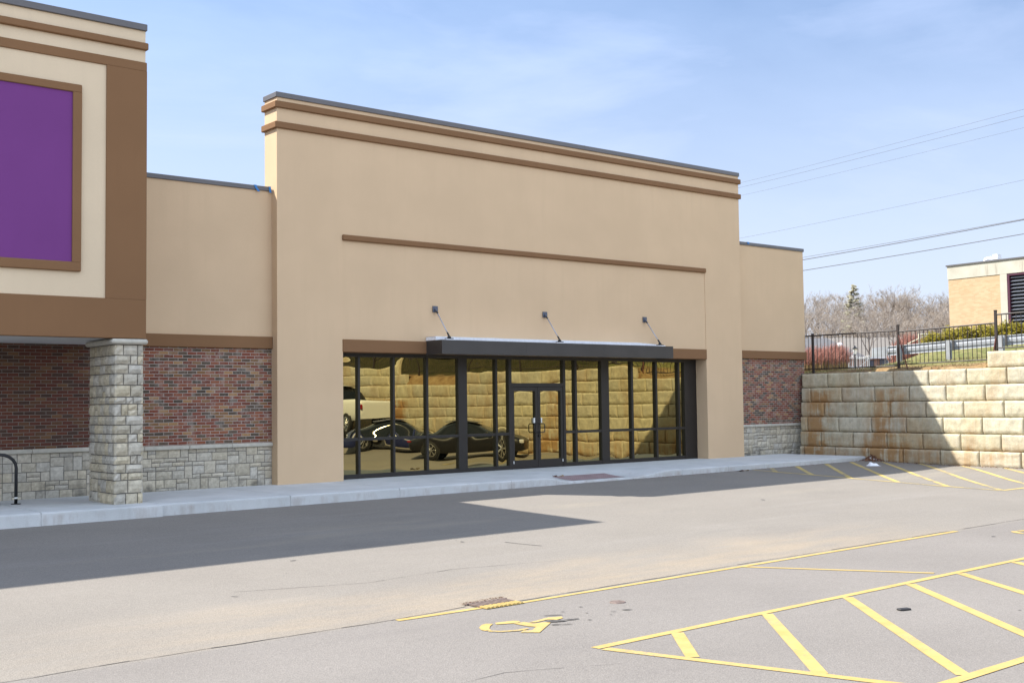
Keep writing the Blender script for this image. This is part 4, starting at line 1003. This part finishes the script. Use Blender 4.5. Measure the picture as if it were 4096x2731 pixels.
dead_leaf(18.62, -.75, .002, .24, .3, M['paper'], 'crumpled paper scrap on the sidewalk at the foot of the retaining wall', 'paper_scrap'); dead_leaf(8.05, -2.98, zg(8.05, -2.98), .1, .3, M['paper'], 'small white paper scrap by the kerb ramp', 'paper_scrap')
mb = MB()
for i in range(300):
    x = 8.4 + rnd.random() * 9.2; y = -2.90 - abs(rnd.gauss(0, .035)) - .06 * math.sin((x + 3) * .16); leafy(mb, x, y, zg(x, y) + .012, .008, 1, .012)
for i in range(260):
    y = -3.2 - rnd.random() * 6; xx_ = wx(y, -.5) - .06 - abs(rnd.gauss(0, .10)); leafy(mb, xx_, y, zg(xx_, y) + .012, .01, 1, .022)
tag(mb.build('debris', M['debris']), 'fine leaf crumbs along the kerb and the wall foot', None, None, 'stuff')
M['tape'] = m_plain('blue_tape', (.02, .16, .42), .6)
def tape(pts, w, label):
    mb = MB(); rows = [[(x - w / 2, y, z), (x + w / 2, y - .004, z)] for x, y, z in pts]; mb.grid(rows); o = mb.build('tape_strip', M['tape']); o.modifiers.new('t', 'SOLIDIFY').thickness = .002; tag(o, label, 'tape')
tape([(-.42, .3, 6.592), (-.42, .204, 6.59), (-.40, .200, 6.53), (-.34, .19, 6.45)], .06, 'blue tape strip hanging from the left wing coping')
tape([(-.07, .30, 6.592), (-.07, .203, 6.588), (-.06, .20, 6.50), (-.055, .195, 6.45)], .05, 'ragged blue and white tape in the corner of the left wing coping')
tape([(16.42, .3, 6.632), (16.42, .203, 6.628), (16.44, .20, 6.57)], .09, 'blue tape scrap on the right wing coping')

# ------------------------------------------------------------------ parked vehicles mirrored in the glass
def m_paint(name, col):
    t = NT(name); t.b.inputs['Coat Weight'].default_value = .15; t.b.inputs['Coat Roughness'].default_value = .04; return t.done(col, .35, .0)
M['blue'] = m_paint('dark_blue_car_paint', (.008, .014, .07)); M['blk'] = m_paint('black_car_paint', (.006, .006, .008)); M['wht'] = m_paint('white_truck_paint', (.72, .72, .70))
M['carglass'] = m_plain('car_glass', (.01, .012, .014), .04); M['tyre'] = m_plain('tyre_rubber', (.015, .015, .015), .8); M['rim'] = m_plain('alloy_rim', (.55, .55, .56), .25, .9); M['tail'] = m_plain('tail_light', (.25, .008, .008), .2); M['head'] = m_plain('head_light', (.7, .7, .72), .1, .3)
def loft(mb, st):   # st: list of (x, [(y, z) half section]) mirrored across y
    rows = []
    for x, sec in st: rows.append([(x, -y, z) for y, z in sec] + [(x, y, z) for y, z in sec[::-1]])
    mb.grid(rows); b0 = len(mb.v) - len(rows[-1]); mb.face(range(b0, len(mb.v))); a0 = len(mb.v) - len(rows) * len(rows[0]); mb.face(reversed(range(a0, a0 + len(rows[0]))))
def car(name, loc, rz, paint, label, pickup=False):
    e = empty(name, loc, rz, label, 'truck' if pickup else 'car')
    def sec(w, zb, zbelt, ztop): return [(w * .9, zb), (w, zb + .18), (w * 1.0, zbelt - .18), (w * .97, zbelt), (w * .8, ztop), (.02, ztop + .015)]
    mb = MB()
    if pickup:
        loft(mb, [(-2.85, sec(.93, .55, 1.25, 1.27)), (-2.8, sec(.97, .5, 1.27, 1.3)), (-.85, sec(.98, .45, 1.28, 1.3)), (.9, sec(.98, .45, 1.22, 1.24)), (1.4, sec(.97, .45, 1.16, 1.2)), (2.5, sec(.95, .48, 1.05, 1.12)), (2.75, sec(.88, .55, .95, 1.0))])
        gl = [(-.82, .9, 1.28, 1.3), (-.7, .82, 1.28, 1.86), (.1, .82, 1.26, 1.9), (.55, .8, 1.24, 1.86), (1.35, .84, 1.16, 1.18)]
        wb, r = (-1.75, 1.8), .39
    else:
        loft(mb, [(-2.3, sec(.78, .42, .78, .92)), (-2.22, sec(.86, .3, .86, 1.02)), (-1.6, sec(.91, .24, .9, 1.06)), (-.6, sec(.92, .22, .9, .97)), (.7, sec(.92, .22, .88, .94)), (1.3, sec(.91, .24, .84, .93)), (2.0, sec(.86, .26, .72, .80)), (2.25, sec(.74, .34, .6, .66))])
        gl = [(-1.75, .80, .95, 1.0), (-1.0, .68, .95, 1.36), (-.3, .66, .93, 1.42), (.35, .66, .92, 1.38), (1.25, .76, .90, .93)]
        wb, r = (-1.4, 1.35), .33
    o = mb.build('body', paint, e, smooth=True, local=True); md = o.modifiers.new('s', 'SUBSURF'); md.levels = md.render_levels = 2
    mb = MB(); rows = [[(x, -w - .06, zb), (x, -w, zb + (zt - zb) * .75), (x, -w * .75, zt), (x, w * .75, zt), (x, w, zb + (zt - zb) * .75), (x, w + .06, zb)] for x, w, zb, zt in gl]; mb.grid(rows)
    o = mb.build('greenhouse', M['carglass'], e, smooth=True, local=True); md = o.modifiers.new('s', 'SUBSURF'); md.levels = md.render_levels = 2
    mb = MB(); rows = [[(x, -w * .86, zb + (zt - zb) * .9 + .03), (x, -w * .5, zt + .025), (x, w * .5, zt + .025), (x, w * .86, zb + (zt - zb) * .9 + .03)] for x, w, zb, zt in gl[1:4]]; mb.grid(rows)
    o = mb.build('roof', paint, e, smooth=True, local=True); md = o.modifiers.new('s', 'SUBSURF'); md.levels = md.render_levels = 1
    for wxx in wb:
        for s in (-1, 1):
            yo = s * (.80 if not pickup else .86)
            mb = MB(); mb.lathe([(r * .62, -.11), (r * .95, -.11), (r, -.08), (r, .08), (r * .95, .125), (r * .66, .125)], 26, (wxx, yo, r), 'y') if s > 0 else mb.lathe([(r * .62, .11), (r * .95, .11), (r, .08), (r, -.08), (r * .95, -.125), (r * .66, -.125)], 26, (wxx, yo, r), 'y')
            wl = mb.build('wheel', M['tyre'], e, smooth=True, local=True)
            mb = MB(); yy = s * .122
            for k in range(7):
                a = k * 2 * math.pi / 7; mb.tube([(wxx, yo + yy, r), (wxx + math.cos(a) * r * .62, yo + yy, r + math.sin(a) * r * .62)], .028, 5)
            mb.lathe([(r * .60, yy - s * .03), (r * .68, yy), (r * .60, yy + s * .005)], 26, (wxx, yo, r), 'y'); rm = mb.build('rim', M['rim'], wl, local=True)
            mb = MB(); mb.lathe([(0, s * .952), (r * 1.16, s * .952)] if pickup else [(0, s * .893), (r * 1.13, s * .893)], 26, (wxx, 0, r * 1.03), 'y'); mb.build('wheel_arch', M['gap'], e, local=True)
    fx_, rx = (2.62, -2.86) if pickup else (2.08, -2.27)
    for s in (-1, 1):
        mb = MB(); mb.cbox(rx - .02, rx + .12, s * (.72 if not pickup else .86) - (.14 if not pickup else .05), s * (.72 if not pickup else .86) + (.14 if not pickup else .05), (.74 if not pickup else .95), (.88 if not pickup else 1.15), .03); mb.build('tail_light', M['tail'], e, local=True)
        mb = MB(); mb.cbox(fx_ - .08, fx_ + .1, s * .66 - .15, s * .66 + .15, (.56 if not pickup else .78), (.70 if not pickup else .98), .03); mb.build('headlight', M['head'], e, local=True)
        mb = MB(); mb.cbox(gl[3][0] + .35, gl[3][0] + .5, s * .98 - .1, s * .98 + .1, gl[3][2] + .05, gl[3][2] + .2, .03); mb.build('mirror', paint, e, local=True)
    return e
car('parked_car', (15.2, -11.95, zg(15.2, -11.95)), R(48), M['blk'], 'black sedan mirrored in the panes left of the door')
car('parked_car', (15.1, -16.85, zg(15.1, -16.85)), R(38), M['blue'], 'dark blue sedan mirrored in the leftmost panes')
car('pickup_truck', (15.55, -22.2, zg(15.55, -22.2)), R(86 + 180), M['wht'], 'white pickup truck mirrored at the left edge of the glass', True)

# ------------------------------------------------------------------ light, sky, camera
el = R(47.8); sd = Vector((-.629, .653, 1)).normalized()
sun = bpy.data.lights.new('sun', 'SUN'); sun.energy = 4.6; sun.angle = R(.55); sun.color = (1, .955, .88)
so = bpy.data.objects.new('sun', sun); COL.objects.link(so); so.rotation_euler = (-sd).to_track_quat('-Z', 'Y').to_euler(); so.location = sd * 60
w = bpy.data.worlds.new('World'); SC.world = w; w.use_nodes = True; nt = w.node_tree; nt.nodes.clear()
ou = nt.nodes.new('ShaderNodeOutputWorld'); bg = nt.nodes.new('ShaderNodeBackground'); bg.inputs[1].default_value = .085
sk = nt.nodes.new('ShaderNodeTexSky'); sk.sky_type = 'NISHITA'; sk.sun_disc = False; sk.sun_elevation = el; sk.sun_rotation = math.atan2(sd.x, sd.y); sk.altitude = 200; sk.air_density = 1.0; sk.dust_density = .8; sk.ozone_density = 1.0
L_ = nt.links.new
def wn(t_, **k):
    n_ = nt.nodes.new(t_)
    for a_, b_ in k.items(): setattr(n_, a_, b_)
    return n_
tc = wn('ShaderNodeTexCoord')
def clouds(scale, rot, sc, p0, p1, mx_, det=9, dist=.5):      # wispy cloud mask on the sky directions
    m_ = wn('ShaderNodeMapping'); m_.inputs['Scale'].default_value = scale; m_.inputs['Rotation'].default_value = rot; L_(tc.outputs['Generated'], m_.inputs[0])
    n_ = wn('ShaderNodeTexNoise'); n_.inputs['Scale'].default_value = sc; n_.inputs['Detail'].default_value = det; n_.inputs['Roughness'].default_value = .56; n_.inputs['Distortion'].default_value = dist; L_(m_.outputs[0], n_.inputs['Vector'])
    r_ = wn('ShaderNodeValToRGB'); e_ = r_.color_ramp.elements; e_[0].position = p0; e_[1].position = p1; e_[0].color = (0, 0, 0, 1); e_[1].color = (mx_, mx_, mx_, 1); L_(n_.outputs['Fac'], r_.inputs[0]); return r_.outputs[0]
def mixc(f, a, b_):
    x_ = wn('ShaderNodeMix', data_type='RGBA'); L_(f, x_.inputs[0]) if hasattr(f, 'links') else None
    L_(a, x_.inputs[6]); x_.inputs[7].default_value = (*b_, 1); return x_.outputs[2]
skm = wn('ShaderNodeMix', data_type='RGBA', blend_type='MULTIPLY'); skm.inputs[0].default_value = 1; L_(sk.outputs[0], skm.inputs[6]); skm.inputs[7].default_value = (.88, .99, 1.12, 1); skt = skm.outputs[2]
sky = mixc(clouds((1, 1, 3.0), (0, R(10), R(25)), 2.3, .34, .86, .55), skt, (4.15, 5.5, 7.9))
sky = mixc(clouds((.5, 1.6, 4.5), (R(8), R(-14), R(-40)), 3.2, .48, .80, .5), sky, (4.7, 5.6, 7.9))
sx = wn('ShaderNodeSeparateXYZ'); L_(tc.outputs['Generated'], sx.inputs[0])
hz = wn('ShaderNodeMapRange', interpolation_type='SMOOTHSTEP'); L_(sx.outputs[2], hz.inputs[0]); hz.inputs[1].default_value = .46; hz.inputs[2].default_value = -.02; hz.inputs[3].default_value = 0; hz.inputs[4].default_value = .78
sky = mixc(hz.outputs[0], sky, (4.7, 4.9, 5.9))               # thin high veil towards the horizon
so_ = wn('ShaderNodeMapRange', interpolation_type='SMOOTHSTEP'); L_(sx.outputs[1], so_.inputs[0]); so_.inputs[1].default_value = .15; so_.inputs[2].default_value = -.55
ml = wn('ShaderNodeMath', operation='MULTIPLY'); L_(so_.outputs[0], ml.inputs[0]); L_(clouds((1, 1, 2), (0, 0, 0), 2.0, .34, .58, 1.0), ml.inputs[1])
sky = mixc(ml.outputs[0], sky, (11.0, 12.6, 15.2))            # unseen bright cloud bank, added behind the camera to lift the shade
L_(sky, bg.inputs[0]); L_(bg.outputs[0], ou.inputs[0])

cam = bpy.data.cameras.new('camera'); cam.sensor_width = 36; cam.lens = 40.965; cam.clip_end = 3000; cam.clip_start = .1
co = bpy.data.objects.new('camera', cam); COL.objects.link(co)
r2 = Vector((.77302534, -.63424615, -.01279243)); u2 = Vector((-.02309949, -.04829447, .998566)); f_ = Vector((.63395444, .77162132, .05198361))
co.matrix_world = Matrix(((r2.x, u2.x, -f_.x, CAM.x), (r2.y, u2.y, -f_.y, CAM.y), (r2.z, u2.z, -f_.z, CAM.z), (0, 0, 0, 1)))
SC.camera = co
SC.view_settings.view_transform = 'Standard'; SC.view_settings.look = 'None'; SC.view_settings.exposure = 1.05; SC.view_settings.gamma = 1
SC.render.engine = 'CYCLES'; SC.cycles.max_bounces = 8
